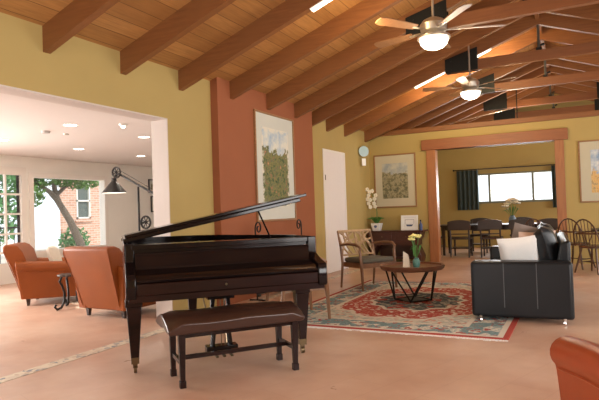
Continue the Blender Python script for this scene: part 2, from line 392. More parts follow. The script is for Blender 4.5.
# right and rear walls; unseen glowing windows added as daylight sources
bm = B(); box(bm, XR, XR+.2, YN-.2, YD+.2, 0, ZW); struct('wall_right', bm, 'yellow', smooth=False)
bm = B(); box(bm, XW-t, XR+.2, YN-.2, YN, 0, ZW); prism(bm, [(XW, ZW), (XR, ZW), (XC, roofz(XC)+.02)], 'y', YN-.2, YN); struct('wall_front', bm, 'yellow', smooth=False)
k = 2
for (y0, y1, z0, z1) in ((.3, 4.1, .6, 2.4), (6.3, 10.9, .6, 2.4), (13.1, 15.5, .9, 2.3)):
    bm = B(); X = XR
    for a in range(4): yy = y0+(y1-y0)*a/3; box(bm, X-.05, X, yy-.035, yy+.035, z0, z1)
    box(bm, X-.05, X, y0-.035, y1+.035, z0-.05, z0); box(bm, X-.05, X, y0-.035, y1+.035, z1, z1+.05)
    o = struct('window_%d' % k, bm, 'trimwhite', smooth=False); k += 1
    bm = B(); box(bm, X-.015, X-.005, y0, y1, z0, z1); obj('pane', bm, 'pane', o, smooth=False)
bm = B(); x0, x1 = -3.6, -.8
for a in range(4): xx = x0+(x1-x0)*a/3; box(bm, xx-.04, xx+.04, YN, YN+.05, .3, 2.55)
box(bm, x0-.04, x1+.04, YN, YN+.05, .25, .32); box(bm, x0-.04, x1+.04, YN, YN+.05, 2.55, 2.62)
o = struct('window_%d' % k, bm, 'trimwhite', smooth=False); k += 1
bm = B(); box(bm, x0, x1, YN+.005, YN+.015, .32, 2.55); obj('pane', bm, 'pane', o, smooth=False)
# sloping plank ceilings
bm = B(); prism(bm, [(XW-.3, roofz(XW-.3)), (XC, roofz(XC)), (XC, roofz(XC)+.14), (XW-.3, roofz(XW-.3)+.14)], 'y', YN-.3, YD+.3); struct('ceiling_left', bm, 'planks', smooth=False)
bm = B(); prism(bm, [(XR+.3, roofz(XR+.3)), (XC, roofz(XC)), (XC, roofz(XC)+.14), (XR+.3, roofz(XR+.3)+.14)], 'y', YN-.3, YD+.3); struct('ceiling_right', bm, 'planks', smooth=False)
# side lounge shell
bm = B(); box(bm, XL, XW-t, -.2, YL+.15, 2.5, 2.62); struct('ceiling_lounge', bm, plain('lounge_ceiling_paint', (.68, .63, .60), .8, .02), smooth=False)
WY0, WY1, WZa, WZb = 7.56, 9.44, .59, 2.09
DY0, DY1, DZ = 5.55, 7.32, 2.20
bm = B(); t2 = .15
box(bm, XL-t2, XL, -.2, 1.9, 0, 2.6); box(bm, XL-t2, XL, 1.9, 5.0, 2.3, 2.6); box(bm, XL-t2, XL, 1.9, 5.0, 0, .15); box(bm, XL-t2, XL, 5.0, DY0, 0, 2.6)
box(bm, XL-t2, XL, DY0, DY1, DZ, 2.6); box(bm, XL-t2, XL, DY1, WY0, 0, 2.6)
box(bm, XL-t2, XL, WY0, WY1, 0, WZa); box(bm, XL-t2, XL, WY0, WY1, WZb, 2.6); box(bm, XL-t2, XL, WY1, YL+.15, 0, 2.6)
struct('wall_lounge_far', bm, 'white', smooth=False)
bm = B(); box(bm, XL, XW-t, YL, YL+.15, 0, 2.6); struct('wall_lounge_back', bm, 'white', smooth=False)
bm = B(); box(bm, XL-.15, XW-t, -.35, -.2, 0, 2.6); struct('wall_lounge_front', bm, 'white', smooth=False)
# lounge picture window
bm = B(); f = .05
box(bm, XL+.001, XL+.03, WY0-.10, WY0, WZa, WZb); box(bm, XL+.001, XL+.03, WY1, WY1+.10, WZa, WZb); box(bm, XL+.001, XL+.03, WY0-.10, WY1+.1, WZb, WZb+.10); box(bm, XL+.001, XL+.06, WY0-.13, WY1+.13, WZa-.07, WZa)
wn = struct('window_%d' % k, bm, 'trimwhite', smooth=False); k += 1
bm = B(); box(bm, XL-.06, XL-.055, WY0, WY1, WZa, WZb); obj('pane', bm, 'glass', wn, smooth=False)
# unseen glowing window added to light the lounge
bm = B()
for y in (1.9, 2.9, 3.95, 5.0): box(bm, XL-.05, XL+.02, y-.04, y+.04, .15, 2.3)
box(bm, XL-.05, XL+.02, 1.9, 5.0, .1, .18); box(bm, XL-.05, XL+.02, 1.9, 5.0, 2.26, 2.33)
wn = struct('window_%d' % k, bm, 'trimwhite', smooth=False); k += 1
bm = B(); box(bm, XL-.06, XL-.05, 1.9, 5.0, .15, 2.3); obj('pane', bm, 'pane', wn, smooth=False)
# french door
bm = B()
for y0, y1 in ((DY0, DY0+.06), (6.32, 6.42), (DY1-.035, DY1)): box(bm, XL-.05, XL+.02, y0, y1, .40, DZ-.08)
box(bm, XL-.05, XL+.02, DY0, DY1, 0, .40); box(bm, XL-.05, XL+.02, DY0, DY1, DZ-.08, DZ)
for y in (6.955, 5.98): box(bm, XL-.04, XL+.01, y-.017, y+.017, .40, DZ-.08)
for z in (.60, .96, 1.35, 1.74):
    for y0, y1 in ((DY0+.06, 5.963), (5.997, 6.32), (6.42, 6.938), (6.972, DY1-.035)): box(bm, XL-.04, XL+.01, y0, y1, z-.018, z+.018)
dr = struct('door_2', bm, 'trimwhite', smooth=False)
bm = B(); box(bm, XL-.035, XL-.03, DY0+.06, DY1-.035, .40, DZ-.08); obj('pane', bm, 'glass', dr, smooth=False)
bm = B(); box(bm, XL-.06, XL-.045, DY1-.09, DY1-.03, .40, DZ-.08); obj('screen_edge', bm, 'iron', dr, smooth=False)
bm = B(); box(bm, XL+.001, XL+.02, DY1, DY1+.08, 0, DZ); box(bm, XL+.001, XL+.02, DY0-.08, DY0, 0, DZ); box(bm, XL+.001, XL+.02, DY0-.08, DY1+.08, DZ, DZ+.08); struct('trim_8', bm, 'trimwhite', smooth=False)

# ------------------------------------------------------------ outside the lounge
bm = B(); box(bm, -30, -10.16, -4, 24, -.3, -.055); tag(obj('patio', bm, 'paving', smooth=False), 'pale paved patio outside the lounge windows', 'patio')
t = thing('brick_house', 'pale red brick house seen through the lounge picture window', 'building', (-14, 11.6, -.05))
bm = B(); prism(bm, [(0, 0), (0, .61), (-4, 4.4), (-4, 3.8)], 'z', 0, 3.6); box(bm, -.3, 0, 1.15, 9, 0, 3.6); box(bm, -.3, 0, .61, 1.15, 0, 1.26); box(bm, -.3, 0, .61, 1.15, 2.42, 3.6); box(bm, -.3, -.1, .61, 1.15, 1.26, 2.42); obj('wall', bm, 'brick', t, smooth=False)
bm = B(); prism(bm, [(.3, -.3), (.3, 9), (-4, 9), (-4, 3.6)], 'z', 3.6, 3.75); obj('roof_edge', bm, 'trimwhite', t, smooth=False)
bm = B(); 
for a in ((.61,.66,1.26,2.42),(1.10,1.15,1.26,2.42),(.61,1.15,2.37,2.42),(.61,1.15,1.26,1.31),(.61,1.15,1.80,1.85)): box(bm, -.06, .03, a[0], a[1], a[2], a[3])
wf = obj('window', bm, 'trimwhite', t, smooth=False); bm = B(); box(bm, -.05, -.03, .66, 1.10, 1.31, 2.37); obj('pane', bm, 'screenglass', wf, smooth=False)
bm = B(); box(bm, 0, .06, .55, 1.21, 1.16, 1.24); obj('sill', bm, 'brick', t, smooth=False)
def leaves(n_, c, r, s, seed):
    rnd = random.Random(seed); bm = B()
    for i in range(n_):
        while True:
            p = Vector((rnd.uniform(-1, 1), rnd.uniform(-1, 1), rnd.uniform(-1, 1)))
            if p.length < 1: break
        p = Vector((p.x*r[0], p.y*r[1], p.z*r[2])) + Vector(c)
        a = Vector((rnd.uniform(-1, 1), rnd.uniform(-1, 1), rnd.uniform(-1, 1))).normalized()*s; b = a.cross(Vector((rnd.uniform(-1, 1), rnd.uniform(-1, 1), 1))).normalized()*s*.55
        bm.faces.new([bm.verts.new(p-a), bm.verts.new(p+b), bm.verts.new(p+a), bm.verts.new(p-b)])
    return bm
t = thing('leaning_tree', 'leaning green tree with a bare forked trunk outside the lounge window', 'tree', (-12.5, 11.15, -.045))
bm = B(); tube(bm, [(0, 0, 0), (0, -.15, .6), (0, -.46, 1.2), (0, -.85, 1.75), (0, -.95, 2.1), (-.2, -.8, 2.7), (-.3, -.7, 3.3)], [.14, .115, .095, .08, .065, .05, .03], 10); obj('trunk', bm, 'bark', t)
bm = B(); tube(bm, [(0, -.83, 1.75), (.05, -1.15, 2.0), (.05, -1.5, 2.2), (.1, -1.9, 2.7)], [.085, .065, .05, .03], 8); tube(bm, [(0, -.9, 1.9), (0, -.6, 2.15), (.2, -.3, 2.6), (.2, .1, 3.0)], [.06, .05, .04, .03], 8); obj('branch', bm, 'bark', t)
bm = leaves(1500, (0, -1.1, 2.75), (.9, 1.1, .62), .085, 3); b3 = leaves(420, (0.1, -.2, 2.30), (.5, .85, .22), .07, 5); me = bpy.data.meshes.new('x'); b3.to_mesh(me); bm.from_mesh(me); b3.free()
b3 = leaves(350, (0.1, -1.75, 2.05), (.4, .35, .5), .08, 6); me = bpy.data.meshes.new('x'); b3.to_mesh(me); bm.from_mesh(me); b3.free()
obj('crown', bm, 'foliage', t, smooth=False)
tag(obj('shrub', leaves(500, (0, 0, 0), (.3, .5, .45), .07, 8), 'hedge', smooth=False, loc=(-13.0, 11.25, .55)), 'small green shrub at the foot of the leaning tree', 'shrub')
tag(obj('hedge', leaves(1700, (0, 0, 0), (.6, 1.7, 1.6), .12, 9), 'hedge', smooth=False, loc=(-17.0, 11.1, 1.9)), 'tall loose green hedge beyond the french door', 'hedge')
bm = B(); tube(bm, [(0, -1.7, 1.05), (0, 1.4, 1.05)], .022); tube(bm, [(0, -1.7, .15), (0, 1.4, .15)], .018)
for i in range(17): y = -1.6+i*.185; tube(bm, [(0, y, 0), (0, y, 1.05)], .009, 6)
for y in (-.55, 1.33): tube(bm, [(0, y, -.05), (0, y, 2.6)], .045)
tag(obj('patio_railing', bm, 'iron', loc=(-12.2, 7.6, 0)), 'black iron railing with tall posts outside the french door', 'railing')
M['umbrella_black'] = M['iron']

# ------------------------------------------------------------ rafters, trusses, fans
TY = [7.33, 9.80, 11.96, 14.2, 16.1]
near = [1.5, 2.45]
left_named = [(3.46, 'sloping wood rafter at the far left, the leftmost one in view'), (4.415, 'second sloping wood rafter from the left, above the white opening'), (5.375, 'third sloping wood rafter from the left, ending above the yellow wall strip, with a lit tube under it'),
  (6.33, 'fourth sloping wood rafter from the left, first one over the orange chimney'), (8.25, 'wood rafter over the right edge of the tall garden painting'), (9.05, 'wood rafter meeting the right-hand edge of the orange chimney'),
  (10.72, 'glowing wood rafter just behind the pair of lit tubes'), (12.7, 'first rafter beyond the back partition beam'), (13.45, 'second rafter beyond the back partition beam'), (14.95, 'third rafter beyond the back partition beam')]
rd = .22
def rafter_bm(s, hw=.04, y=0):
    bm = B(); xs = (XW-.1, XC-.0) if s < 0 else (XR+.1, XC+.0)
    # local: origin at wall end
    p = [(xs[0], roofz(xs[0])-rd-.02), (xs[1], roofz(XC)-rd-.02), (xs[1], roofz(XC)+.0), (xs[0], roofz(xs[0])+.0)]
    prism(bm, p, 'y', -hw, hw); return bm
r0_ = None; r1_ = None
for y in near + [a for a, _ in left_named]:
    lb = dict(left_named).get(y, 'wood rafter out of view, %s the leftmost visible one' % ('next before' if y > 2 else 'two before'))
    for s in (-1, 1):
        if s > 0: lb2 = lb.replace('sloping', '').strip(); lb2 = 'right-slope partner of the ' + lb
        else: lb2 = lb
        src = r0_ if s < 0 else r1_
        if src is None: o = obj('rafter', rafter_bm(s), 'beam', loc=(0, y, 0), smooth=False)
        else: o = src.copy(); COL.objects.link(o); o.location = (0, y, 0)
        if s < 0: r0_ = r0_ or o
        else: r1_ = r1_ or o
        words = lb2.split()
        tag(o, ' '.join(words[:16]), 'rafter', 'rafters of the vaulted ceiling')
tn = ['roof truss nearest the camera, over the front ceiling fan', 'second roof truss from the camera, over the rear ceiling fan', 'third roof truss from the camera, just before the partition wall', 'first roof truss beyond the partition, over the dining table', 'last roof truss, against the dining room gable wall']
tr0 = None
for y, lb in zip(TY, tn):
    if tr0 is None:
        t = tr0 = thing('roof_truss', lb, 'truss', (0, y, 0), 0, 'roof trusses')
        for s in (-1, 1): obj('top_chord', rafter_bm(s, .045), 'beam', t, smooth=False)
        bm = B(); box(bm, -1.9, .96, -.045, .045, 3.55, 3.72); obj('tie_beam', bm, 'tie', t, bevel=.005)
        for s in (-1, 1):
            bm = B(); pts = [(-1.98, 3.54), (-1.43, 3.54), (-1.43, 3.93), (-1.98, 3.78)]
            if s > 0: pts = [(2*XC-a, b) for a, b in pts]
            prism(bm, pts, 'y', -.055, -.046); prism(bm, pts, 'y', .046, .055)
            for (a, b) in ((.1, .06), (.45, .06), (.1, .2), (.45, .3)):
                xx = (-1.98+a) if s < 0 else 2*XC+1.98-a; tube(bm, [(xx, -.062, 3.54+b), (xx, .062, 3.54+b)], .012, 6)
            obj('gusset_plate', bm, 'steel', t, smooth=False)
        bm = B(); tube(bm, [(XC, 0, 3.72), (XC, 0, roofz(XC)-.15)], .022); obj('king_rod', bm, 'rod', t)
        bm = B(); box(bm, XC-.04, XC+.04, -.05, .05, 3.72, 3.76); tube(bm, [(XC+.03, 0, 3.80), (XC+.09, 0, 3.82)], .02); obj('rod_bracket', bm, 'steel', t)
    else: dup(tr0, (0, y, 0), 0, lb)
bm = B(); box(bm, XC-.03, XC+.03, YN, YD, roofz(XC)-.16, roofz(XC)-.02); tag(obj('ridge_board', bm, 'beam', smooth=False), 'long dark ridge board at the peak of the vaulted ceiling', 'ridge board')
# pale tension cables over the dining room
for i, (a, b, lb) in enumerate((((-3.3, 12.9, 3.02), (-1.3, 14.1, 3.52), 'upper thin pale steel cable slanting above the partition beam'), ((-3.0, 12.6, 3.0), (-1.5, 12.9, 3.30), 'lower thin pale steel cable slanting above the partition beam'))):
    bm = B(); tube(bm, [a, b], .014, 6); tag(obj('tension_cable', bm, 'chrome'), lb, 'cable')
bm = B(); tube(bm, [(-.62, 12.9, 2.95), (-.62, 12.9, 3.55)], .014, 6); 
# light tubes
def strip(x0, x1, y, lb, glow_e=5, hw=.028):
    t = thing('tube_light', lb, 'light', (x0, y, roofz(x0)-rd-.02), 0, 'tube lights under the rafters')
    L = (x1-x0); dz = L*SL
    bm = B(); prism(bm, [(0, -.012), (L, dz-.012), (L, dz), (0, 0)], 'y', -hw-.006, hw+.006); obj('housing', bm, 'trimwhite', t, smooth=False)
    if True:
        l = light('tube_lamp', 'AREA', (0, 0, 0), glow_e, (1, .72, .36), (L*1.25, .04)); l.parent = t
        fy = -.10 if y < 6 else .10
        mt = Matrix.Translation((L*.5, fy, L*.5*SL-.02)) @ Vector((0, (1 if y < 6 else .8), .35 if y < 6 else .30)).to_track_quat('-Z', 'X').to_matrix().to_4x4()
        l.matrix_basis = mt
    bm = B(); prism(bm, [(.02, -.028), (L-.02, dz-.028-.02*SL*0), (L-.02, dz-.012), (.02, -.012)], 'y', -hw, hw); obj('tube', bm, 'tube', t, smooth=False)
strip(-2.55, -1.98, 9.80, 'left lit tube light under the second truss rafter', 34)
strip(-1.50, -1.20, 9.80, 'short right lit tube light under the second truss rafter', 26)
strip(-2.50, -1.2, 5.375, 'bright tube light running off the top edge of the photo', 26)
# ceiling fans
def fan(loc, zc, lb, a0):
    t = thing('ceiling_fan', lb, 'ceiling fan', loc, 0, 'ceiling fans')
    bm = B(); lathe(bm, [(.0, -.115), (.06, -.112), (.11, -.092), (.145, -.055), (.158, -.012), (.15, 0), (0, 0)], 24); obj('light_globe', bm, 'globe', t)
    bm = B(); lathe(bm, [(0, 0), (.18, 0), (.18, .025), (.13, .045), (.10, .06), (.14, .085), (.15, .16), (.11, .21), (.045, .24), (0, .24)], 24); obj('motor_housing', bm, 'nickel', t)
    for k_ in range(5):
        a = a0+k_*2*PI/5; T = Matrix.Rotation(a, 4, 'Z') @ Matrix.Translation((0, 0, .10)) @ Matrix.Rotation(math.radians(12), 4, 'X')
        bm = B(); prism(bm, [(.26, -.05), (.72, -.075), (.77, -.05), (.78, 0), (.77, .05), (.72, .075), (.26, .05)], 'z', -.005, .005, T); bl = obj('blade', bm, 'walnut', t)
        bm = B(); box(bm, .12, .30, -.018, .018, -.012, -.005, T); obj('blade_bracket', bm, 'nickel', bl)
    h = zc-loc[2]
    bm = B(); tube(bm, [(0, 0, .2), (0, 0, h-.05)], .013); obj('downrod', bm, 'nickel', t)
    bm = B(); lathe(bm, [(0, h-.09), (.03, h-.09), (.075, h-.03), (.085, h+.03), (0, h+.03)], 16); obj('canopy', bm, 'nickel', t)
    l = light('fan_lamp', 'POINT', (loc[0], loc[1], loc[2]-.24), 32, (1, .80, .52), rad=.12); return t
fan((-1.36, 6.15, 3.09), roofz(-1.36), 'ceiling fan with lit bowl, the larger one nearer the camera', .35)
fan((-1.52, 9.45, 3.10), roofz(-1.52), 'ceiling fan with lit bowl, the smaller one farther back', .9)

# ------------------------------------------------------------ lounge fixtures
cans = [((-6.14, 5.29), 'round recessed ceiling downlight nearest the middle of the white opening'), ((-8.16, 7.21), 'round recessed downlight farther back above the picture window'), ((-8.08, 5.64), 'round recessed downlight at the far left edge above the french door'), ((-8.22, 8.89), 'round recessed downlight at the right, nearest the wall pictures'), ((-6.20, 6.79), 'round recessed downlight at the right, just below the glowing spotlight')]
for (x, y), lb in cans:
    t = thing('downlight', lb, 'light', (x, y, 2.5), 0, 'recessed downlights in the lounge')
    bm = B(); lathe(bm, [(.085, -.004), (.11, -.004), (.11, .0), (.085, .0), (.085, -.004)], 20); obj('rim', bm, 'trimwhite', t)
    bm = B(); lathe(bm, [(0, -.003), (.085, -.003), (.085, 0), (0, 0)], 20); obj('lens', bm, 'can', t)
    light('downlight_lamp', 'AREA', (x, y, 2.49), 8, (1, .9, .75), (.15, .15), (0, 0, -1))
t = thing('spotlight', 'small glowing ceiling spotlight near the right of the white opening', 'light', (-5.54, 5.66, 2.5))
bm = B(); lathe(bm, [(0, -.03), (.05, -.03), (.06, 0), (0, 0)], 16); obj('rim', bm, 'trimwhite', t)
bm = B(); lathe(bm, [(0, -.06), (.02, -.055), (.03, -.04), (.03, -.03), (0, -.03)], 12); obj('bulb', bm, 'globe', t)
bm = B(); lathe(bm, [(0, -.035), (.055, -.035), (.065, 0), (0, 0)], 16); tag(obj('smoke_detector', bm, plain('grey_plastic', (.42, .40, .38), .5, .03), loc=(-6.82, 5.44, 2.5)), 'small grey smoke detector on the lounge ceiling', 'smoke detector')
bm = B(); lathe(bm, [(0, -.012), (.04, -.012), (.045, 0), (0, 0)], 12); tag(obj('ceiling_sensor', bm, M['nickel'], loc=(-6.84, 5.81, 2.5)), 'tiny disc sensor beside the smoke detector', 'sensor')

# pictures
def picture(name, label, loc, rz, w_, h_, fr, mw, kind, framemat='frame', mat='mat', fw=.03, aspect=None):
    t = thing(name, label, 'picture', loc, rz)
    bm = B(); x, z = w_/2, h_/2
    for a in ((-x, x, z-fr, z), (-x, x, -z, -z+fr), (-x, -x+fr, -z+fr, z-fr), (x-fr, x, -z+fr, z-fr)): box(bm, a[0], a[1], -fw, 0, a[2], a[3])
    obj('frame', bm, framemat, t, bevel=.004)
    bm = B(); box(bm, -x+fr, x-fr, -.012, -.002, -z+fr, z-fr); obj('mat_board', bm, mat, t, smooth=False)
    aw, ah = (w_-2*fr-2*mw[0]), (h_-2*fr-2*mw[1])
    bm = B(); box(bm, -aw/2, aw/2, -.015, -.012, -ah/2, ah/2); obj('artwork', bm, painting(name+'_art', aw, ah, kind), t, smooth=False)
    return t
picture('garden_painting', 'tall framed watercolour of a desert garden on the orange chimney', (-4.19, 7.50, 1.91), PI/2, 1.24, 1.66, .03, (.17, .20), 'garden', mat='matw', framemat='frame')
picture('hillside_painting', 'framed hillside landscape above the dark console table', (-3.69, YB, 1.84), 0, .98, 1.22, .03, (.16, .18), 'hills')
picture('desert_painting', 'framed blue and ochre landscape at the right edge, right of the posts', (.62, YB, 1.81), 0, 1.14, 1.22, .03, (.18, .16), 'desert')
picture('square_picture', 'upper small black-framed picture beside the lamp arm', (XL+.002, 11.15, 2.00), PI/2, .42, .36, .03, (.06, .06), 'hills', 'blackframe', 'matw')
picture('lower_picture', 'lower small black-framed picture beside the lamp pole', (XL+.002, 11.22, 1.53), PI/2, .42, .42, .03, (.09, .09), 'garden', 'blackframe', 'matw')
for o in bpy.data.objects:
    if o.name in ('square_picture', 'lower_picture'): o.name = 'small_picture'

# ------------------------------------------------------------ dining room
t = thing('curtain_rod', 'thin dark curtain rod above the dining room window', 'curtain rod', (0, YD-.10, 2.25))
bm = B(); tube(bm, [(-3.2, 0, 0), (.1, 0, 0)], .013); obj('rod', bm, 'iron', t)
for x in (-3.17, .07): bm = B(); tube(bm, [(x, 0, 0), (x, .1, 0)], .01); obj('bracket', bm, 'iron', t)
for x in (-3.2, .1): bm = B(); lathe(bm, [(0, -.03), (.02, -.02), (.03, 0), (.02, .02), (0, .03)], 10, Matrix.Translation((x, 0, 0))); obj('finial', bm, 'iron', t)
def curtain(x0, x1, lb):
    bm = B(); N = 60; pts = []
    for i in range(N+1):
        u = i/N; pts.append((x0+(x1-x0)*u, .028*math.sin(u*2*PI*5)))
    poly = pts + [(a, b+.012) for a, b in reversed(pts)]
    v = []
    for i in range(N+1): v.append([bm.verts.new((pts[i][0], pts[i][1]+dy, z)) for dy in (0, .008) for z in (0, 1.14)])
    for i in range(N):
        a, b = v[i], v[i+1]
        for q in ((0, 1), (1, 3), (3, 2), (2, 0)): bm.faces.new((a[q[0]], b[q[0]], b[q[1]], a[q[1]]))
    for e in (v[0], v[-1]): bm.faces.new((e[0], e[1], e[3], e[2]))
    tag(obj('curtain', bm, 'curtain', loc=(0, YD-.10, 1.09)), lb, 'curtain', 'dining room curtains')
curtain(-3.12, -2.52, 'dark teal curtain hanging at the left of the dining window')
curtain(-.60, .0, 'dark teal curtain at the right of the dining window, partly behind the post')
t = thing('dining_table', 'long dark dining table under the far window', 'table', (-1.75, 14.15, 0))
bm = B(); box(bm, -1.45, 1.45, -.45, .45, .71, .75); obj('tabletop', bm, 'dining', t, bevel=.008)
bm = B(); box(bm, -1.3, 1.3, -.35, .35, .62, .71); obj('apron', bm, 'dining', t, smooth=False)
for sx in (-1, 1):
    for sy in (-1, 1): bm = B(); taper(bm, sx*1.25, sy*.33, 0, .71, .025, .04); obj('leg', bm, 'dining', t)
def dining_chair(loc, rz, lb):
    t = thing('dining_chair', lb, 'chair', loc, rz, 'dark dining chairs')   # faces +Y
    bm = B(); box(bm, -.24, .24, -.22, .24, .42, .47); obj('seat', bm, 'dining', t, bevel=.015)
    for sx in (-1, 1): bm = B(); taper(bm, sx*.20, .20, 0, .42, .016, .022); obj('leg', bm, 'dining', t)
    for sx in (-1, 1):
        bm = B(); tube(bm, [(sx*.21, -.26, 0), (sx*.21, -.21, .42), (sx*.22, -.27, .84)], [.018, .022, .018], 8); obj('leg', bm, 'dining', t)
    bm = B(); N = 12; pts = []
    for i in range(N+1):
        u = 2*i/N-1; pts.append((u*.265, .845+.04*(1-u*u)))
    low = [(a, .64+.012*(1-(a/.265)**2)) for a, b in reversed(pts)]
    prism(bm, pts+low, 'y', -.285, -.255); obj('backrest', bm, 'dining', t, bevel=.006)
    bm = B(); box(bm, -.21, .21, -.25, -.235, .54, .565); obj('back_rail', bm, 'dining', t)
    bm = B(); box(bm, -.21, .21, -.2, .2, .20, .225); obj('stretcher', bm, 'dining', t)
    return t
d0 = dining_chair((-2.52, 13.55, 0), 0, 'dark dining chair with curved top rail, first beside the left post')
dup(d0, (-1.83, 13.55, 0), .03, 'second dark dining chair from the left post, back to the camera')
dup(d0, (-1.14, 13.55, 0), -.03, 'third dark dining chair from the left post, behind the sofa pillows')
dup(d0, (-.55, 13.50, 0), 0, 'dark dining chair nearest the right post, back to the camera')
dup(d0, (-3.30, 14.1, 0), -PI/2, 'dark dining chair at the left end of the dining table')
dup(d0, (-2.3, 14.85, 0), PI, 'dark dining chair on the window side, left half of the table')
dup(d0, (-1.3, 14.85, 0), PI, 'dark dining chair on the window side, right half of the table')
def sph(bm, c, r, seg=8, sc_=(1, 1, 1)):
    T = Matrix.Translation(c) @ Matrix.Diagonal((*sc_, 1))
    lathe(bm, [(0, -r)]+[(r*math.sin(PI*i/6), -r*math.cos(PI*i/6)) for i in range(1, 6)]+[(0, r)], seg, T)
def flower_vase(loc, lb, name='flower_vase', vase='glassjar', petal='petal', hv=.17, rv=.055, stems=((-.10, .42), (-.04, .48), (.03, .44), (.09, .46)), fr=.055, seed=2, two=True):
    t = thing(name, lb, 'vase', loc)
    bm = B(); lathe(bm, [(0, 0), (rv*.75, 0), (rv, hv*.35), (rv*.95, hv*.7), (rv*.6, hv*.9), (rv*.7, hv), (rv*.55, hv), (rv*.5, hv*.88), (0, hv*.86)], 16); obj('vase', bm, vase, t)
    rnd = random.Random(seed); bs = B(); bf = B()
    for i, (dx, h) in enumerate(stems):
        dy = rnd.uniform(-.05, .05); tube(bs, [(dx*.1, 0, hv*.8), (dx*.5, dy*.5, (hv+h)/2), (dx, dy, h)], .004, 5)
        c = Vector((dx, dy, h))
        for k_ in range(6):
            a = k_*PI/3; sph(bf, c+Vector((math.cos(a)*fr*.6, math.sin(a)*fr*.6, rnd.uniform(-.01, .01))), fr*.5, 7, (1, 1, .6))
        sph(bf, c+Vector((0, 0, fr*.2)), fr*.4, 7)
        lp = [Vector((dx*.4, dy, hv+.02)), Vector((dx*1.1+.02, dy, (hv+h)/2+.02)), Vector((dx*1.5, dy, (hv+h)/2-.01))]
        tube(bs, lp, [.004, .016, .002], 5)
    obj('stem', bs, 'leaf', t); obj('blossom', bf, petal, t); return t
flower_vase((-1.40, 14.0, .75), 'blue vase of white flowers on the far dining table', vase=plain('blue_grey_vase', (.16, .24, .34), .3, .1), hv=.20, rv=.085, stems=((-.11, .48), (-.06, .56), (-.0, .52), (.06, .57), (.11, .50), (-.15, .42), (.02, .58)), fr=.085)

t = thing('pendant_lamp', 'dining room pendant lamp whose thin black rod shows above the partition beam', 'lamp', (-1.2, 14.0, 2.85))
bm = B(); tube(bm, [(0, 0, .2), (0, 0, roofz(-1.2)-2.85)], .012); obj('rod', bm, 'iron', t)
bm = B(); lathe(bm, [(0, 0), (.10, .015), (.16, .08), (.155, .085), (.095, .03), (0, .015)], 20); obj('lamp_bowl', bm, 'nickel', t)
bm = B(); tube(bm, [(0, 0, .015), (0, 0, .22)], .012); obj('stem', bm, 'iron', t)
bm = B(); sph(bm, (0, 0, .06), .045); obj('bulb', bm, 'globe', t)
light('pendant_bulb', 'POINT', (-1.2, 13.9, 3.0), 55, (1, .80, .50), rad=.08)
# ------------------------------------------------------------ console with its things
t = thing('console_table', 'dark mahogany console with curved lyre-shaped ends against the back wall', 'console', (-3.63, 11.93, 0))
bm = B(); box(bm, -.65, .66, -.22, .22, .69, .72); obj('top', bm, 'darkwood', t, bevel=.006)
bm = B(); box(bm, -.54, .52, -.19, .20, .40, .69); obj('cabinet_body', bm, 'darkwood', t, smooth=False)
for x in (-.27, .27): 
    bm = B(); box(bm, x-.235, x+.215, -.203, -.19, .50, .67); dr = obj('drawer', bm, 'darkwood', t, bevel=.004); bm = B(); sph(bm, (x, -.215, .585), .014); obj('knob', bm, 'brass', dr)
for s in (-1, 1):
    bm = B(); cx = .5*s-.01
    inn = [(.06, .69), (.0, .58), (-.09, .48), (-.10, .38), (-.03, .27), (.02, .16), (.0, .06), (-.02, 0)]; out = [(.05, 0), (.09, .06), (.10, .17), (.04, .30), (-.02, .40), (0, .48), (.08, .56), (.11, .69)]
    pts = [(cx+s*a, b) for a, b in inn+out]; prism(bm, pts, 'y', -.2, .2); obj('side_panel', bm, 'darkwood', t, bevel=.004)
bm = B(); box(bm, -.5, .48, -.15, .17, .10, .13); obj('shelf', bm, 'darkwood', t, smooth=False)
bm = B(); box(bm, -.45, .43, .17, .19, .13, .40); obj('back_panel', bm, 'darkwood', t, smooth=False)
t = thing('orchid_pot', 'white orchid in a white and blue pot on the console', 'potted plant', (-4.07, 11.9, .72))
bm = B(); prism(bm, [(-.07, -.07), (.07, -.07), (.07, .07), (-.07, .07)], 'z', 0, .01)
hexa(bm, [(-.075, -.075, .0), (.075, -.075, .0), (.075, .075, .0), (-.075, .075, .0), (-.11, -.11, .17), (.11, -.11, .17), (.11, .11, .17), (-.11, .11, .17)]); obj('pot', bm, 'porcelain', t, bevel=.006)
bm = B(); sph(bm, (0, -.098, .10), .035, 8, (1, .2, 1)); obj('motif', bm, 'blueink', t)
bs = B()
for i in range(9):
    a = i*.72; L = .16+.03*(i % 3); d_ = Vector((math.cos(a), math.sin(a), 0))
    p = [d_*.02+Vector((0, 0, .17)), d_*L*.5+Vector((0, 0, .29)), d_*L+Vector((0, 0, .27))]; tube(bs, p, [.012, .028, .003], 6)
obj('leaf', bs, 'leaf', t)
bm = B(); tube(bm, [(0, 0, .17), (.01, 0, .45), (-.03, 0, .70), (-.10, -.02, .88), (-.19, -.03, .95)], .006, 6); tube(bm, [(0, 0, .17), (.02, 0, .40), (.0, -.02, .6), (-.10, -.04, .72)], .005, 6); obj('stem', bm, 'leaf', t)
bm = B()
for p in ((-.19, -.03, .94), (-.14, -.03, .88), (-.17, -.02, .80), (-.08, -.02, .90), (-.03, -.02, .72), (.0, -.02, .80), (-.04, -.03, .62), (-.12, -.05, .70), (-.17, -.03, .62), (-.13, -.03, .54), (-.02, -.02, .55), (-.2, -.03, .72)):
    for k_ in range(5):
        a = k_*2*PI/5; sph(bm, (p[0]+.027*math.cos(a), p[1], p[2]+.027*math.sin(a)), .024, 6, (1, .35, 1))
obj('blossom', bm, 'petal', t)
t = thing('photo_frame', 'small white framed print leaning on the console', 'picture frame', (-3.33, 11.93, .72))
T = Matrix.Rotation(math.radians(-8), 4, 'X')
bm = B(); 
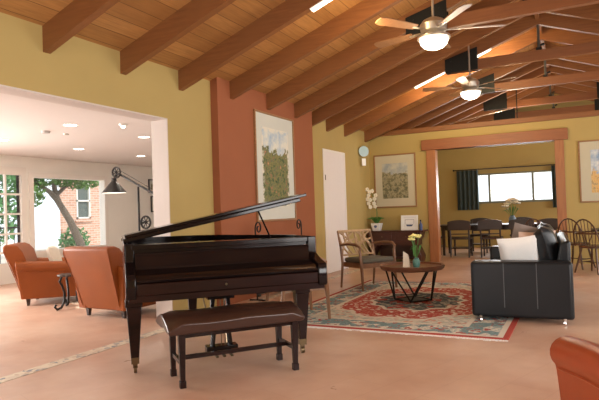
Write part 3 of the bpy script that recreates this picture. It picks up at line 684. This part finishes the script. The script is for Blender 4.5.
for a in ((-.19, .19, .28, .33), (-.19, .19, 0, .05), (-.19, -.14, .05, .28), (.14, .19, .05, .28)): box(bm, a[0], a[1], -.02, 0, a[2], a[3], T)
obj('frame', bm, 'porcelain', t, bevel=.003)
bm = B(); box(bm, -.14, .14, -.006, -.002, .05, .28, T); obj('mat_board', bm, 'porcelain', t, smooth=False)
bm = B(); prism(bm, [(-.08, .12), (-.05, .085), (.05, .085), (.08, .12)], 'y', -.009, -.006, T)
for a in ((-.10, .10, .23, .235), (-.10, -.095, .14, .23), (.095, .10, .14, .23), (-.085, .085, .128, .133)): box(bm, a[0], a[1], -.009, -.006, a[2], a[3], T)
obj('print', bm, 'bluelab', t, smooth=False)
t = thing('small_bottle', 'small dark blue bottle at the right end of the console', 'bottle', (-3.07, 11.9, .72))
bm = B(); lathe(bm, [(0, 0), (.036, 0), (.038, .01), (.038, .12), (.015, .155), (.014, .19), (0, .19)], 14); obj('bottle_body', bm, M['bluelab'], t)
bm = B(); lathe(bm, [(0, .19), (.017, .19), (.017, .225), (0, .225)], 12); obj('cap', bm, 'steel', t)
t = thing('wall_ornament', 'pale blue disc ornament hanging on the left wall near the corner', 'ornament', (XW+.10, 11.55, 2.50), -.75)
bm = B(); lathe(bm, [(0, 0), (.12, 0), (.12, .02), (0, .03)], 18, Matrix.Rotation(PI/2, 4, 'Y')); obj('disc', bm, 'paleblue', t)
bm = B(); box(bm, .0, .02, -.05, .04, -.32, -.16); obj('pendant', bm, 'porcelain', t)

# ------------------------------------------------------------ rug, chairs, coffee table
RX, RY, HX, HY = -1.90, 7.08, 1.30, 1.84
bm = B(); box(bm, -HX, HX, -HY, HY, 0, .010); t = obj('persian_rug', bm, rug_mat(HX, HY), loc=(RX, RY, 0), smooth=False)
tag(t, 'red, blue and cream persian rug with a large central medallion', 'rug')
for s in (-1, 1):
    bm = B(); rnd = random.Random(4+s); x = -HX
    while x < HX: wd = rnd.uniform(.012, .03); L = rnd.uniform(.035, .065); box(bm, x, min(x+wd, HX), min(s*HY, s*(HY+L)), max(s*HY, s*(HY+L)), 0, .004); x += wd+.004
    obj('fringe', bm, 'whitefab', t, smooth=False)
RZ = .010
def fret_chair(loc, rz, lb, g='fretwork armchairs'):
    t = thing('fretwork_armchair', lb, 'armchair', loc, rz, g)       # faces +Y
    W, D = .31, .26
    bm = B(); box(bm, -W+.02, W-.02, -D+.01, D+.0, .40, .47); obj('seat_cushion', bm, 'olive', t, bevel=.03, seg=3)
    bm = B(); box(bm, -W, W, D-.035, D-.01, .33, .40); box(bm, -W, W, -D+.01, -D+.035, .33, .40)
    for s in (-1, 1): box(bm, min(s*W, s*(W-.03)), max(s*W, s*(W-.03)), -D+.02, D-.02, .33, .40)
    obj('seat_frame', bm, 'walnut', t, smooth=False)
    for s in (-1, 1):
        bm = B(); tube(bm, [(s*W, D+.0, 0), (s*W, D-.02, .35), (s*(W+.01), D-.04, .60)], [.017, .026, .021], 8); obj('leg', bm, 'walnut', t)
        bm = B(); tube(bm, [(s*W, -D-.06, 0), (s*W, -D, .38), (s*W, -D-.04, .62), (s*W, -D-.115, .875)], [.015, .021, .019, .015], 8); obj('leg', bm, 'walnut', t)
        bm = B(); tube(bm, [(s*(W+.01), -D-.04, .66), (s*(W+.03), -.05, .685), (s*(W+.03), D-.1, .68), (s*(W+.015), D-.03, .64), (s*(W+.01), D-.035, .58)], [.016, .02, .022, .02, .016], 8); obj('armrest', bm, 'walnut', t)
    # fret back in the leaning plane
    def P(u, v): y = -D-.02-.10*(v-.5)/.4; return (u, y, v)
    fr = B(); 
    zs0, zs1 = .50, .865
    tube(fr, [P(-W, zs1), P(W, zs1)], .024, 6); tube(fr, [P(-W, zs0), P(W, zs0)], .015, 6); tube(fr, [P(0, zs0), P(0, zs1)], .015, 6)
    obj('back_frame', fr, 'oak', t)
    fr = B()
    for s in (-1, 1):
        a, b = sorted((s*.015, s*(W-.01)))
        def arc(p0, p1, bow):
            p0 = Vector(p0); p1 = Vector(p1); d_ = p1-p0; nn = Vector((-d_.y, d_.x)).normalized()
            return [P(*((p0+d_*k_/6+nn*bow*math.sin(PI*k_/6)))) for k_ in range(7)]
        for q in (((a, zs0), (b, zs1), .05), ((a, zs1), (b, zs0), .05), ((a, .62), ((a+b)/2, zs1), -.03), (((a+b)/2, zs0), (b, .78), -.03), ((a, .74), (b, .66), .0), ((a+.08, zs0), (a+.2, zs1), -.04)):
            tube(fr, arc(q[0], q[1], q[2]), .015, 6)
    obj('fretwork', fr, 'oak', t)
    return t
f0 = fret_chair((-2.90, 8.04, RZ), math.atan2(-.56, .83)-PI/2, 'wooden fretwork-back armchair in front of the white door')
f1 = dup(f0, (-2.915, 5.66, RZ), math.atan2(.70, .71)-PI/2, 'wooden armchair half hidden behind the right end of the piano')
# coffee table
TX, TYc = -1.965, 7.08
t = thing('coffee_table', 'round walnut tray coffee table on a black geometric wire base', 'table', (TX, TYc, RZ))
bm = B(); lathe(bm, [(0, .40), (.38, .40), (.42, .43), (.43, .465), (.405, .465), (.395, .44), (0, .44)], 10); obj('tray_top', bm, 'tabletop', t)
bm = B(); R1, R2 = .235, .37
bp = [Vector((R1*math.cos(a), R1*math.sin(a), .012)) for a in [PI*k_/2+.15 for k_ in range(4)]]
tube(bm, bp, .013, 6, closed=True)
for i, p in enumerate(bp):
    a = PI*i/2+.15
    for da in (-.62, .62): tube(bm, [p, Vector((R2*math.cos(a+da), R2*math.sin(a+da), .405))], .012, 6)
for i in range(4): tube(bm, [bp[i], (bp[i]+bp[(i+1) % 4])/2], .011, 6)
box(bm, -.15, .15, -.15, .15, .002, .012, Matrix.Rotation(.15+PI/4, 4, 'Z'))
obj('wire_base', bm, 'iron', t)
ZT = RZ+.44
bm = B(); prism(bm, [(-.05, 0), (.05, 0), (.012, .19), (-.012, .2)], 'y', -.045, -.04); prism(bm, [(-.05, 0), (.05, 0), (.012, .19), (-.012, .2)], 'y', .04, .045)
bm.free(); bm = B()
hexa(bm, [(-.045, -.05, 0), (.045, -.05, 0), (.045, -.046, 0), (-.045, -.046, 0), (-.045, -.004, .2), (.02, -.004, .16), (.02, 0, .16), (-.045, 0, .2)])
hexa(bm, [(-.045, .046, 0), (.045, .046, 0), (.045, .05, 0), (-.045, .05, 0), (-.045, 0, .2), (.02, 0, .16), (.02, .004, .16), (-.045, .004, .2)])
tag(obj('tent_card', bm, 'cream', loc=(-2.01, 7.02, ZT), rot=(0, 0, .1), smooth=False), 'folded cream tent card standing on the coffee table', 'card')
flower_vase((-1.88, 7.0, ZT), 'turquoise jar of pale yellow flowers on the coffee table', hv=.12, rv=.05, petal='ypetal', stems=((-.06, .385), (-.02, .41), (.03, .395), (-.04, .36)), fr=.045)

# ------------------------------------------------------------ sofa
t = thing('black_sofa', 'black leather sofa with stitched arm panel, seen from its end', 'sofa', (-.555, 6.06, RZ), .045)
S = .49; L = 2.42
def stitches(par, y):
    bm = B()
    for x in (-.16, .155): box(bm, x-.0035, x+.0035, y-.004, y+.001, .14, .60)
    obj('stitching', bm, plain('grey_thread', (.09, .10, .11), .7, .05), par, smooth=False)
bm = B(); box(bm, -S, S, .0, .24, .035, .615); a1 = obj('arm', bm, 'black', t, bevel=.035, seg=4); stitches(a1, 0)
bm = B(); box(bm, -S, S, L-.24, L, .035, .615); obj('arm', bm, 'black', t, bevel=.035, seg=4)
bm = B(); box(bm, -S+.04, S-.02, .24, L-.24, .08, .30); obj('base', bm, 'black', t, bevel=.02)
bm = B(); hexa(bm, [(S-.20, .235, .28), (S-.01, .235, .10), (S-.01, L-.235, .10), (S-.20, L-.235, .28), (S-.10, .2, .80), (S-.005, .2, .82), (S-.005, L-.2, .82), (S-.10, L-.2, .80)]); obj('backrest', bm, 'black', t, bevel=.035, seg=4)
for i in range(2):
    y0 = .245+i*(L-.49)/2; bm = B(); box(bm, -S+.03, S-.24, y0, y0+(L-.49)/2-.01, .30, .45); obj('seat_cushion', bm, 'black', t, bevel=.04, seg=4)
for sx in (-1, 1):
    for y in (.022, L-.07): bm = B(); lathe(bm, [(0, 0), (.020, 0), (.014, .02), (.02, .05), (0, .05)], 12, Matrix.Translation((sx*.40, y, 0))); obj('leg', bm, 'chrome', t)
for i in range(2):
    cu = obj('back_cushion', pillow_bm(.66, .50, .24), 'black', t, loc=(.265, .60+i*1.06, .72), rot=(math.radians(0), math.radians(0), PI/2)); cu.rotation_euler = (math.radians(-14), 0, PI/2)
def pillow(lb, mat, loc, rz, tilt, w_=.42, h_=.42, t_=.14, roll=0):
    o = obj('throw_pillow', pillow_bm(w_, h_, t_), mat, loc=loc); o.rotation_euler = (tilt, roll, rz)
    tag(o, lb, 'pillow', 'pillows on the sofa')
pillow('white square throw pillow leaning against the near arm of the sofa', 'whitefab', (-.585, 6.45, .665), .12, math.radians(16), .43, .42, roll=-.10)
pillow('peach velvet throw pillow standing between the white and the taupe one', 'peach', (-.44, 6.68, .70), .5, math.radians(16), .42, .44)
pillow('taupe velvet throw pillow behind the white and peach ones', 'beige', (-.52, 6.88, .745), .45, math.radians(16), .46, .46, roll=.22)

# ------------------------------------------------------------ windsor chairs and round table at the right
def windsor(loc, rz, lb):
    t = thing('windsor_chair', lb, 'chair', loc, rz, 'windsor chairs')     # faces +Y
    bm = B(); lathe(bm, [(0, .43), (.2, .43), (.235, .445), (.235, .465), (.2, .47), (0, .462)], 20); obj('seat', bm, 'windsor', t)
    for sx in (-1, 1):
        for sy in (-1, 1): bm = B(); tube(bm, [(sx*.22, sy*.22, 0), (sx*.17, sy*.17, .22), (sx*.13, sy*.13, .44)], [.013, .02, .014], 8); obj('leg', bm, 'windsor', t)
    bm = B(); tube(bm, [(-.18, -.18, .18), (-.18, .18, .18)], .010, 6); tube(bm, [(.18, -.18, .18), (.18, .18, .18)], .010, 6); tube(bm, [(-.18, 0, .18), (.18, 0, .18)], .010, 6); obj('stretcher', bm, 'windsor', t)
    bm = B(); pts = []
    for k_ in range(13): a = PI*k_/12; pts.append((.24*math.cos(a), -.12-.10*math.sin(a)**.6-.03, .46+.46*math.sin(a)**.8)) 
    tube(bm, pts, .013, 8); obj('back_bow', bm, 'windsor', t)
    bm = B(); arm = [(.27*math.cos(a), -.02-.24*math.sin(a), .68) for a in [PI*k_/12 for k_ in range(13)]]; arm = [(.27, .14, .68)]+arm+[(-.27, .14, .68)]; tube(bm, arm, .015, 8); obj('arm_rail', bm, 'windsor', t)
    for i in range(7):
        x = -.15+.05*i; xt = x*1.25; ww = math.sqrt(max(0, 1-(xt/.24)**2)); bm = B(); tube(bm, [(x, -.17, .46), (xt, -.13-.10*ww**.6, .46+.45*ww**.8)], .006, 6); obj('spindle', bm, 'windsor', t)
    for s in (-1, 1):
        bm = B(); tube(bm, [(s*.19, .08, .46), (s*.265, .11, .68)], .009, 6); obj('arm_post', bm, 'windsor', t)
    return t
w0 = windsor((-.05, 11.35, 0), -.5, 'bow-back windsor chair nearer the right post, behind the sofa')
dup(w0, (.22, 10.65, 0), -.65, 'bow-back windsor chair nearest the right edge, at the round table')
dup(w0, (-.68, 11.72, 0), -.4, 'bow-back windsor chair mostly hidden behind the sofa back, against the post')
t = thing('round_table', 'dark round pedestal table at the right edge of the photo', 'table', (.78, 10.75, 0))
bm = B(); lathe(bm, [(0, .71), (.58, .71), (.60, .725), (.60, .74), (.58, .75), (0, .75)], 32); obj('tabletop', bm, 'dining', t)
bm = B(); lathe(bm, [(0, .05), (.09, .06), (.05, .15), (.045, .35), (.07, .5), (.05, .62), (.14, .71), (0, .71)], 20); obj('pedestal', bm, 'dining', t)
for k_ in range(4):
    a = PI/4+k_*PI/2+.5; bm = B(); tube(bm, [(.05*math.cos(a), .05*math.sin(a), .14), (.28*math.cos(a), .28*math.sin(a), .07), (.44*math.cos(a), .44*math.sin(a), .025)], [.035, .028, .025], 8); obj('foot', bm, 'dining', t)

# ------------------------------------------------------------ club chairs
def club(name, loc, rz, lb, mat, cush=True, wbase=.345):
    t = thing(name, lb, 'armchair', loc, rz)    # faces +Y
    bm = B(); hexa(bm, [(-.33, -.36, .10), (.33, -.36, .10), (.33, .36, .10), (-.33, .36, .10), (-.33, -.40, .36), (.33, -.40, .36), (.33, .37, .36), (-.33, .37, .36)]); obj('base', bm, mat, t, bevel=.02)
    for s in (-1, 1):
        bm = B()
        prof = [(.27, .10), (.405, .10), (.425, .46)]
        cx, cz, rr_ = .372, .54, .082
        for k_ in range(0, 13): a = -math.radians(45)+k_*math.radians(225)/12; prof.append((cx+rr_*math.cos(a), cz+rr_*math.sin(a)*.95))
        prof.append((.27, .50))
        N = len(prof); v0 = []; v1 = []
        st = [(-.43, .03), (-.2, .01), (.1, 0), (.36, -.025), (.40, -.03)]
        rings = [[bm.verts.new((s*x*(1 if zz > .2 else .97), y-(.0 if zz > .3 else .0)+(-.06*(zz-.1)/.5 if y < -.3 else 0), zz+(dz if zz > .3 else 0))) for x, zz in prof] for y, dz in st]
        for a_, b_ in zip(rings, rings[1:]):
            for k_ in range(N): j = (k_+1) % N; bm.faces.new((a_[k_], b_[k_], b_[j], a_[j]))
        bm.faces.new(rings[0]); bm.faces.new(rings[-1][::-1])
        ar = obj('arm', bm, mat, t, bevel=.012, seg=3)
        bm = B(); sph(bm, (s*.372, .405, .51), .018, 10, (1, .4, 1)); obj('scroll_button', bm, 'brass', ar)
        bm = B(); tube(bm, [(s*.428, -.43, .50), (s*.428, -.2, .48), (s*.428, .1, .47), (s*.428, .36, .445)], .006, 6); obj('piping', bm, mat, ar)
    bm = B()
    # leaning back with outward flare
    def bk(z, y0, y1, hw): return [(-hw, y0, z), (hw, y0, z), (hw, y1, z), (-hw, y1, z)]
    sec = [bk(.10, -.42, -.30, .33), bk(.35, -.49, -.30, .345), bk(.60, -.575, -.34, .37), bk(.78, -.64, -.40, .395), bk(.85, -.655, -.46, .39), bk(.88, -.63, -.52, .37)]
    vs = [[bm.verts.new(p) for p in s_] for s_ in sec]
    for a_, b_ in zip(vs, vs[1:]):
        for k_ in range(4): j = (k_+1) % 4; bm.faces.new((a_[k_], a_[j], b_[j], b_[k_]))
    bm.faces.new(vs[0][::-1]); bm.faces.new(vs[-1]); bko = obj('backrest', bm, mat, t, bevel=.03, seg=4)
    for s in (-1, 1): bm = B(); tube(bm, [(s*.325, -.425, .12), (s*.34, -.495, .35), (s*.365, -.58, .60), (s*.388, -.642, .78), (s*.375, -.65, .85)], .006, 6); obj('piping', bm, mat, bko)
    bm = B(); box(bm, -.27, .27, -.30, .40, .36, .48); obj('seat_cushion', bm, 'cream' if cush else mat, t, bevel=.04, seg=4)
    for sx in (-1, 1):
        for sy in (-1, 1): bm = B(); taper(bm, sx*.31, sy*.33-.02, 0, .11, .017, .027); obj('leg', bm, 'dining', t)
    return t
fa = math.atan2(.39, .45)
club('club_armchair', (-7.0, 5.74, 0), math.atan2(.66, .75)-PI/2, 'cognac leather club chair seen from the side, farther left in the lounge', 'cognac')
club('club_armchair', (-5.22, 5.33, 0), math.atan2(1, .04)-PI/2, 'cognac leather club chair seen from behind, beside the piano', 'cognac')
club('club_armchair', (.43, 2.70, 0), math.atan2(.907, -.42)-PI/2, 'rust leather club chair cropped by the bottom right corner', 'rust', False)
for loc, rz, lb in (((-7.02, 5.70, .665), math.atan2(.66, .75)-PI/2, 'cream pillow against the back of the left club chair'),):
    o = obj('throw_pillow', pillow_bm(.44, .34, .14), 'cream', loc=loc); o.rotation_euler = (math.radians(18), 0, rz); tag(o, lb, 'pillow')
# hide rug and side table
bm = B(); pts = []; rnd = random.Random(11)
for k_ in range(22): a = 2*PI*k_/22; r_ = (.75+.18*rnd.random()); pts.append((r_*.9*math.cos(a), r_*1.0*math.sin(a)))
prism(bm, pts, 'z', 0, .008); tag(obj('hide_rug', bm, 'hide', loc=(-6.05, 6.25, 0), smooth=False), 'cream cowhide rug on the lounge floor between the club chairs', 'rug')
t = thing('scroll_side_table', 'small side table with black curled iron legs between the club chairs', 'side table', (-6.25, 5.31, .0))
bm = B(); lathe(bm, [(0, .44), (.15, .44), (.16, .45), (.16, .465), (0, .47)], 24); obj('tabletop', bm, 'dining', t)
for k_ in range(3):
    a = k_*2*PI/3+2.66; bm = B(); pr_ = [(.13, .44), (.17, .38), (.13, .32), (.09, .22), (.10, .10), (.15, .03), (.22, .015), (.255, .05), (.235, .085)]
    tube(bm, [(r_*math.cos(a), r_*math.sin(a), z) for r_, z in pr_], .016, 8); obj('leg', bm, 'iron', t)
# floor lamp
LX, LY = -5.22, 5.95
kx = lambda p: (p[0]*LY/5.6, LY, 1.22+(p[1]-1.22)*LY/5.6)
t = thing('pulley_floor_lamp', 'black industrial floor lamp with pulley wheels and cone shade', 'lamp', (LX, LY, 0))
def L_(x, z): X = x*LY/5.6; Z = 1.22+(z-1.22)*LY/5.6; return Vector((X-LX, 0, Z))
pole = L_(-5.24, 1.62); px_ = pole.x
bm = B(); lathe(bm, [(0, 0), (.16, 0), (.16, .02), (.03, .035), (0, .035)], 24, Matrix.Translation((px_, 0, 0))); obj('base', bm, 'iron', t)
bm = B(); tube(bm, [(px_, 0, .03), tuple(pole)], .015); obj('pole', bm, 'iron', t)
ends = [L_(-5.60, 1.82), L_(-4.80, 1.43)]
bm = B(); tube(bm, [tuple(p) for p in ends], .017); obj('arm', bm, 'iron', t)
bm = B(); tube(bm, [tuple(ends[0]+Vector((.02, 0, .05))), tuple(L_(-4.85, 1.50))], .004, 5); obj('cable', bm, 'iron', t)
def wheel(c, r):
    bm = B(); tube(bm, [(c.x+r*math.cos(a), c.y-.03, c.z+r*math.sin(a)) for a in [2*PI*k_/20 for k_ in range(20)]], .014, 6, closed=True)
    for k_ in range(4): a = PI*k_/4+.3; tube(bm, [(c.x-r*math.cos(a), c.y-.03, c.z-r*math.sin(a)), (c.x+r*math.cos(a), c.y-.03, c.z+r*math.sin(a))], .007, 5)
    sph(bm, (c.x, c.y-.03, c.z), .022); obj('pulley_wheel', bm, 'iron', t)
wheel(ends[0]+Vector((0, 0, .01)), .075); wheel(L_(-5.10, 1.14), .085)
bm = B(); c = L_(-5.10, 1.14); tube(bm, [(px_, 0, c.z), (c.x, 0, c.z)], .01); tube(bm, [(px_, 0, c.z-.1), (px_+.12, 0, c.z-.22)], .008); obj('clamp', bm, 'iron', t)
s0 = L_(-5.675, 1.555)
bm = B(); Z0 = s0.z; lathe(bm, [(.18, 0), (.05, .16), (.035, .17), (.035, .22), (.0, .23), (0, .225), (.03, .215), (.045, .155), (.175, 0), (.18, 0)], 28, Matrix.Translation((s0.x, 0, Z0))); sh = obj('lamp_shade', bm, 'iron', t)
bm = B(); tube(bm, [(s0.x, 0, Z0+.2), tuple(ends[0])], .012); obj('stem', bm, 'iron', t)
bm = B(); sph(bm, (s0.x, 0, Z0+.05), .04); obj('bulb', bm, 'globe', t)
bm = B(); lathe(bm, [(0, .012), (.17, .004), (.17, .0), (0, .008)], 24, Matrix.Translation((s0.x, 0, Z0+.0))); obj('diffuser', bm, glow('lamp_diffuser', (1, .93, .82), 1.6), t)

# ------------------------------------------------------------ iron fire screen behind the piano
t = thing('iron_fire_screen', 'wrought-iron fire screen with curled tops by the orange chimney', 'fire screen', (-4.0, 7.24, 0))
def scroll(y0, s):
    pts = [(0, y0, 0), (0, y0, .80)]
    for k_ in range(0, 18):
        a = PI-k_*math.radians(27)*1; r_ = .085*(1-.045*k_); pts.append((0, y0+s*(.085+r_*math.cos(a)), 1.0+r_*1.15*math.sin(a)))
    return pts
for y0, s in ((-.71, 1), (.71, -1)):
    bm = B(); tube(bm, scroll(y0, s), .011, 6); obj('scroll', bm, 'iron', t)
    bm = B(); box(bm, -.12, .12, y0-.012, y0+.012, 0, .02); obj('foot', bm, 'iron', t)
bm = B(); tube(bm, [(0, -.71, .80), (0, 0, .86), (0, .71, .80)], .010, 6); tube(bm, [(0, -.71, .08), (0, .71, .08)], .010, 6); obj('rail', bm, 'iron', t)
n = NT('wire_mesh'); cc = n.coord(); M['mesh'] = plain('black_mesh', (.03, .028, .026), .6, .1)
bm = B()
for i in range(28): y = -.69+i*.0511; tube(bm, [(0, y, .08), (0, y, .82)], .0035, 4)
obj('bars', bm, 'mesh', t)
# firebox in the chimney
t = thing('firebox', 'dark fireplace opening low in the orange chimney behind the piano', 'fireplace', (-4.188, 7.4, 0))
bm = B(); box(bm, 0, .012, -.50, .50, .06, .74); obj('opening', bm, 'steel', t, smooth=False)
bm = B()
for a in ((-.56, -.50, 0, .80), (.50, .56, 0, .80), (-.5, .5, .74, .80)): box(bm, 0, .03, a[0], a[1], a[2], a[3])
obj('surround', bm, 'iron', t, smooth=False)

# ------------------------------------------------------------ grand piano
PO = (-2.645, 3.75, 0); PRZ = math.atan2(.711, .703)
t = thing('grand_piano', 'black baby grand piano with its lid raised, bench in front', 'piano', PO, PRZ)
L0, R0 = -.75, .815
out = [(L0, 0), (R0, 0), (R0, .30), (.78, .48), (.68, .66), (.54, .82), (.42, .98), (.33, 1.15), (.22, 1.32), (.02, 1.45), (-.25, 1.50), (-.55, 1.46), (-.70, 1.36), (L0, 1.2)]
def offset(poly, d_):
    c = Vector((sum(p[0] for p in poly)/len(poly), sum(p[1] for p in poly)/len(poly))); r_ = []
    for i, p in enumerate(poly):
        a = Vector(poly[i-1]); b = Vector(poly[(i+1) % len(poly)]); tt = (b-a).normalized(); nn = Vector((-tt.y, tt.x)); r_.append((p[0]+nn.x*d_, p[1]+nn.y*d_))
    return r_
inn = offset(out, .045)
bm = B(); v = []
for poly in (out, inn):
    for z in (.66, 1.0): v.append([bm.verts.new((x, y, z)) for x, y in poly])
ob, ot, ib, it = v; N = len(out)
for i in range(N):
    j = (i+1) % N
    if i == 0: continue      # open towards the keyboard
    bm.faces.new((ob[i], ob[j], ot[j], ot[i])); bm.faces.new((ib[i], it[i], it[j], ib[j])); bm.faces.new((ot[i], ot[j], it[j], it[i])); bm.faces.new((ob[i], ib[i], ib[j], ob[j]))
obj('rim', bm, 'piano', t, bevel=.004)
bm = B(); prism(bm, inn, 'z', .66, .69); obj('soundboard', bm, 'pianowood', t, smooth=False)
bm = B(); prism(bm, offset(out, .06), 'z', .92, .935); obj('iron_plate', bm, 'plate', t, smooth=False)
bm = B()
for i in range(26):
    x = -.66+i*.052; yb = 1.3 if x < .1 else (1.0 if x < .4 else .6); tube(bm, [(x, .12, .945), (x*.8-.05, yb, .945)], .0015, 4)
obj('strings', bm, 'brass', t)
bm = B(); box(bm, L0+.05, R0-.05, .02, .055, .76, .985); obj('pin_block', bm, 'piano', t, bevel=.004)
bm = B(); box(bm, L0+.05, R0-.05, -.01, .02, .955, .995); box(bm, L0+.05, R0-.05, .055, .30, .955, .965); obj('music_shelf', bm, 'piano', t, bevel=.004)
bm = B(); box(bm, -.38, .42, .10, .34, .966, .985); obj('music_desk', bm, 'piano', t, bevel=.004)
prof = [(.02, .60), (-.235, .60), (-.25, .62), (-.25, .765), (-.235, .785), (-.13, .81), (-.05, .84), (.0, .86), (.0, 1.0), (.02, 1.0)]
for a, b in ((L0, L0+.075), (R0-.045, R0+.03)):
    bm = B(); prism(bm, prof, 'x', a, b); obj('cheek', bm, 'piano', t, bevel=.008, seg=3)
bm = B(); box(bm, L0+.02, R0+.01, -.235, .10, .575, .625); obj('keybed', bm, 'pianowood', t, bevel=.005)
bm = B(); box(bm, L0+.075, R0-.045, -.24, -.205, .625, .715); obj('key_slip', bm, 'pianowood', t, bevel=.008)
fb = [(-.235, .72), (-.235, .745), (-.20, .77), (-.12, .79), (-.05, .805), (-.03, .83), (-.02, .90), (.0, .93), (.02, .93), (.02, .80), (-.05, .785), (-.2, .735)]
bm = B(); prism(bm, fb, 'x', L0+.076, R0-.046); obj('fallboard', bm, 'piano', t, bevel=.004)
bm = B(); tube(bm, [(L0+.08, -.236, .735), (R0-.05, -.236, .735)], .010, 8); obj('fallboard_lip', bm, 'piano', t)
bm = B(); sph(bm, (0, -.245, .67), .010); obj('keyhole', bm, 'brass', t)
# lid
th = math.atan2(.288, 1.46); y0 = .30
T = Matrix.Translation((L0, 0, 1.0)) @ Matrix.Rotation(-th, 4, 'Y')
lo = [(x-L0, y) for x, y in out if y > y0]; lid = [(0, y0-.02), (R0-L0+.03, y0-.02)]+[(a*1.015, b*1.01) for a, b in lo]
bm = B(); prism(bm, lid, 'z', 0, .034, T); obj('lid', bm, 'piano', t, bevel=.006)
bm = B(); box(bm, 0.02, R0-L0+.10, y0-.015, y0+.29, .036, .062, T); obj('lid_flap', bm, 'piano', t, bevel=.005)
bm = B()
for y in (.8, 1.1): box(bm, L0-.012, L0+.02, y-.05, y+.05, 1.0, 1.012)
obj('hinge', bm, 'brass', t, smooth=False)
pz = T @ Vector((1.20, .36, 0))
bm = B(); tube(bm, [(.53, .33, .98), tuple(pz)], .009, 6); obj('prop_stick', bm, 'piano', t)
def pleg(x, y, rot=0):
    l = thing_ = bpy.data.objects
    bm = B(); box(bm, x-.065, x+.065, y-.065, y+.065, .52, .58); taper(bm, x, y, .085, .52, .028, .058); lg = obj('leg', bm, 'pianowood', t, bevel=.006)
    bm = B(); taper(bm, x, y, .075, .125, .029, .031); obj('ferrule', bm, 'brass', lg)
    bm = B(); tube(bm, [(x-.012, y, .03), (x+.012, y, .03)], .03, 14); box(bm, x-.018, x+.018, y-.01, y+.01, .04, .08); obj('caster', bm, 'brass', lg)
pleg(-.69, 0); pleg(.69, 0); 
bm = B(); box(bm, -.09-.065, -.09+.065, 1.22, 1.35, .60, .66); bm.free()
bm = B(); box(bm, -.16, .0, 1.15, 1.31, .58, .66); taper(bm, -.08, 1.23, .085, .58, .028, .058); lg = obj('leg', bm, 'pianowood', t, bevel=.006); bm = B(); tube(bm, [(-.092, 1.23, .03), (-.068, 1.23, .03)], .03, 14); box(bm, -.098, -.062, 1.22, 1.24, .04, .09); obj('caster', bm, 'brass', lg)
bm = B(); box(bm, -.70, -.62, .10, 1.25, .58, .66); box(bm, -.04, .04, .10, 1.2, .60, .66); box(bm, -.6, .72, .30, .38, .58, .66); box(bm, -.12, .0, .3, .62, .54, .60); obj('underframe', bm, 'pianowood', t, smooth=False)
bm = B()
for s in (-1, 1):
    tube(bm, [(s*.055, .05, .58), (s*.07, .05, .45), (s*.055, .05, .30), (s*.075, .05, .13)], [.022, .018, .022, .02], 8)
box(bm, -.11, .11, .0, .10, .52, .58); ly = obj('lyre', bm, 'piano', t)
bm = B(); box(bm, -.13, .13, .0, .11, .075, .135); obj('pedal_box', bm, 'piano', ly, bevel=.006)
for x in (-.06, 0, .06): 
    bm = B(); box(bm, x-.012, x+.012, -.09, .0, .065, .078); obj('pedal', bm, 'brass', ly, bevel=.003)
bm = B(); tube(bm, [(0, .05, .13), (0, .05, .54)], .004, 6); tube(bm, [(.03, .05, .13), (.03, .05, .54)], .004, 6); tube(bm, [(-.06, .10, .11), (-.1, .45, .58)], .006, 6); tube(bm, [(.06, .10, .11), (.1, .45, .58)], .006, 6); obj('pedal_rod', bm, 'brass', ly)

# ------------------------------------------------------------ piano bench
c = Vector((-2.405, 3.57)); 
t = thing('piano_bench', 'brown leather topped duet bench in front of the piano', 'bench', (-2.39, 3.54, 0), math.atan2(.74, .60))
HXb, HYb = .435, .165
bm = B(); g = {}; NX, NY = 20, 8
for i in range(NX+1):
    for j in range(NY+1):
        u, v_ = 2*i/NX-1, 2*j/NY-1
        z = .500-.04*(abs(v_)**3)-.05*max(0, abs(u)-.8)*5*abs(v_)+.004*math.sin(u*6+.5)
        g[i, j] = bm.verts.new((u*(HXb+.085)-.025, v_*(HYb+.10)+.01, z)); g[i, j, 1] = bm.verts.new((u*(HXb+.07)-.025, v_*(HYb+.075), max(z-.10, .385)))
for i in range(NX):
    for j in range(NY):
        bm.faces.new((g[i, j], g[i+1, j], g[i+1, j+1], g[i, j+1])); bm.faces.new((g[i, j, 1], g[i, j+1, 1], g[i+1, j+1, 1], g[i+1, j, 1]))
for i in range(NX):
    for j in (0, NY): bm.faces.new((g[i, j], g[i+1, j], g[i+1, j, 1], g[i, j, 1]))
for j in range(NY):
    for i in (0, NX): bm.faces.new((g[i, j], g[i, j+1], g[i, j+1, 1], g[i, j, 1]))
obj('cushion', bm, 'benchleather', t, bevel=.01, seg=3)
bm = B(); box(bm, -HXb, HXb, -HYb, HYb, .345, .43); obj('apron', bm, 'pianowood', t, bevel=.004)
for sx in (-1, 1):
    for sy in (-1, 1): bm = B(); taper(bm, sx*HXb, sy*HYb, 0.05, .42, .017, .026); box(bm, sx*HXb-.022, sx*HXb+.022, sy*HYb-.022, sy*HYb+.022, 0, .05); obj('leg', bm, 'pianowood', t, bevel=.003)
bm = B()
for sx in (-1, 1): box(bm, sx*HXb-.012, sx*HXb+.012, -HYb, HYb, .155, .185)
box(bm, -HXb, HXb, -.012, .012, .155, .185); obj('stretcher', bm, 'pianowood', t, smooth=False)
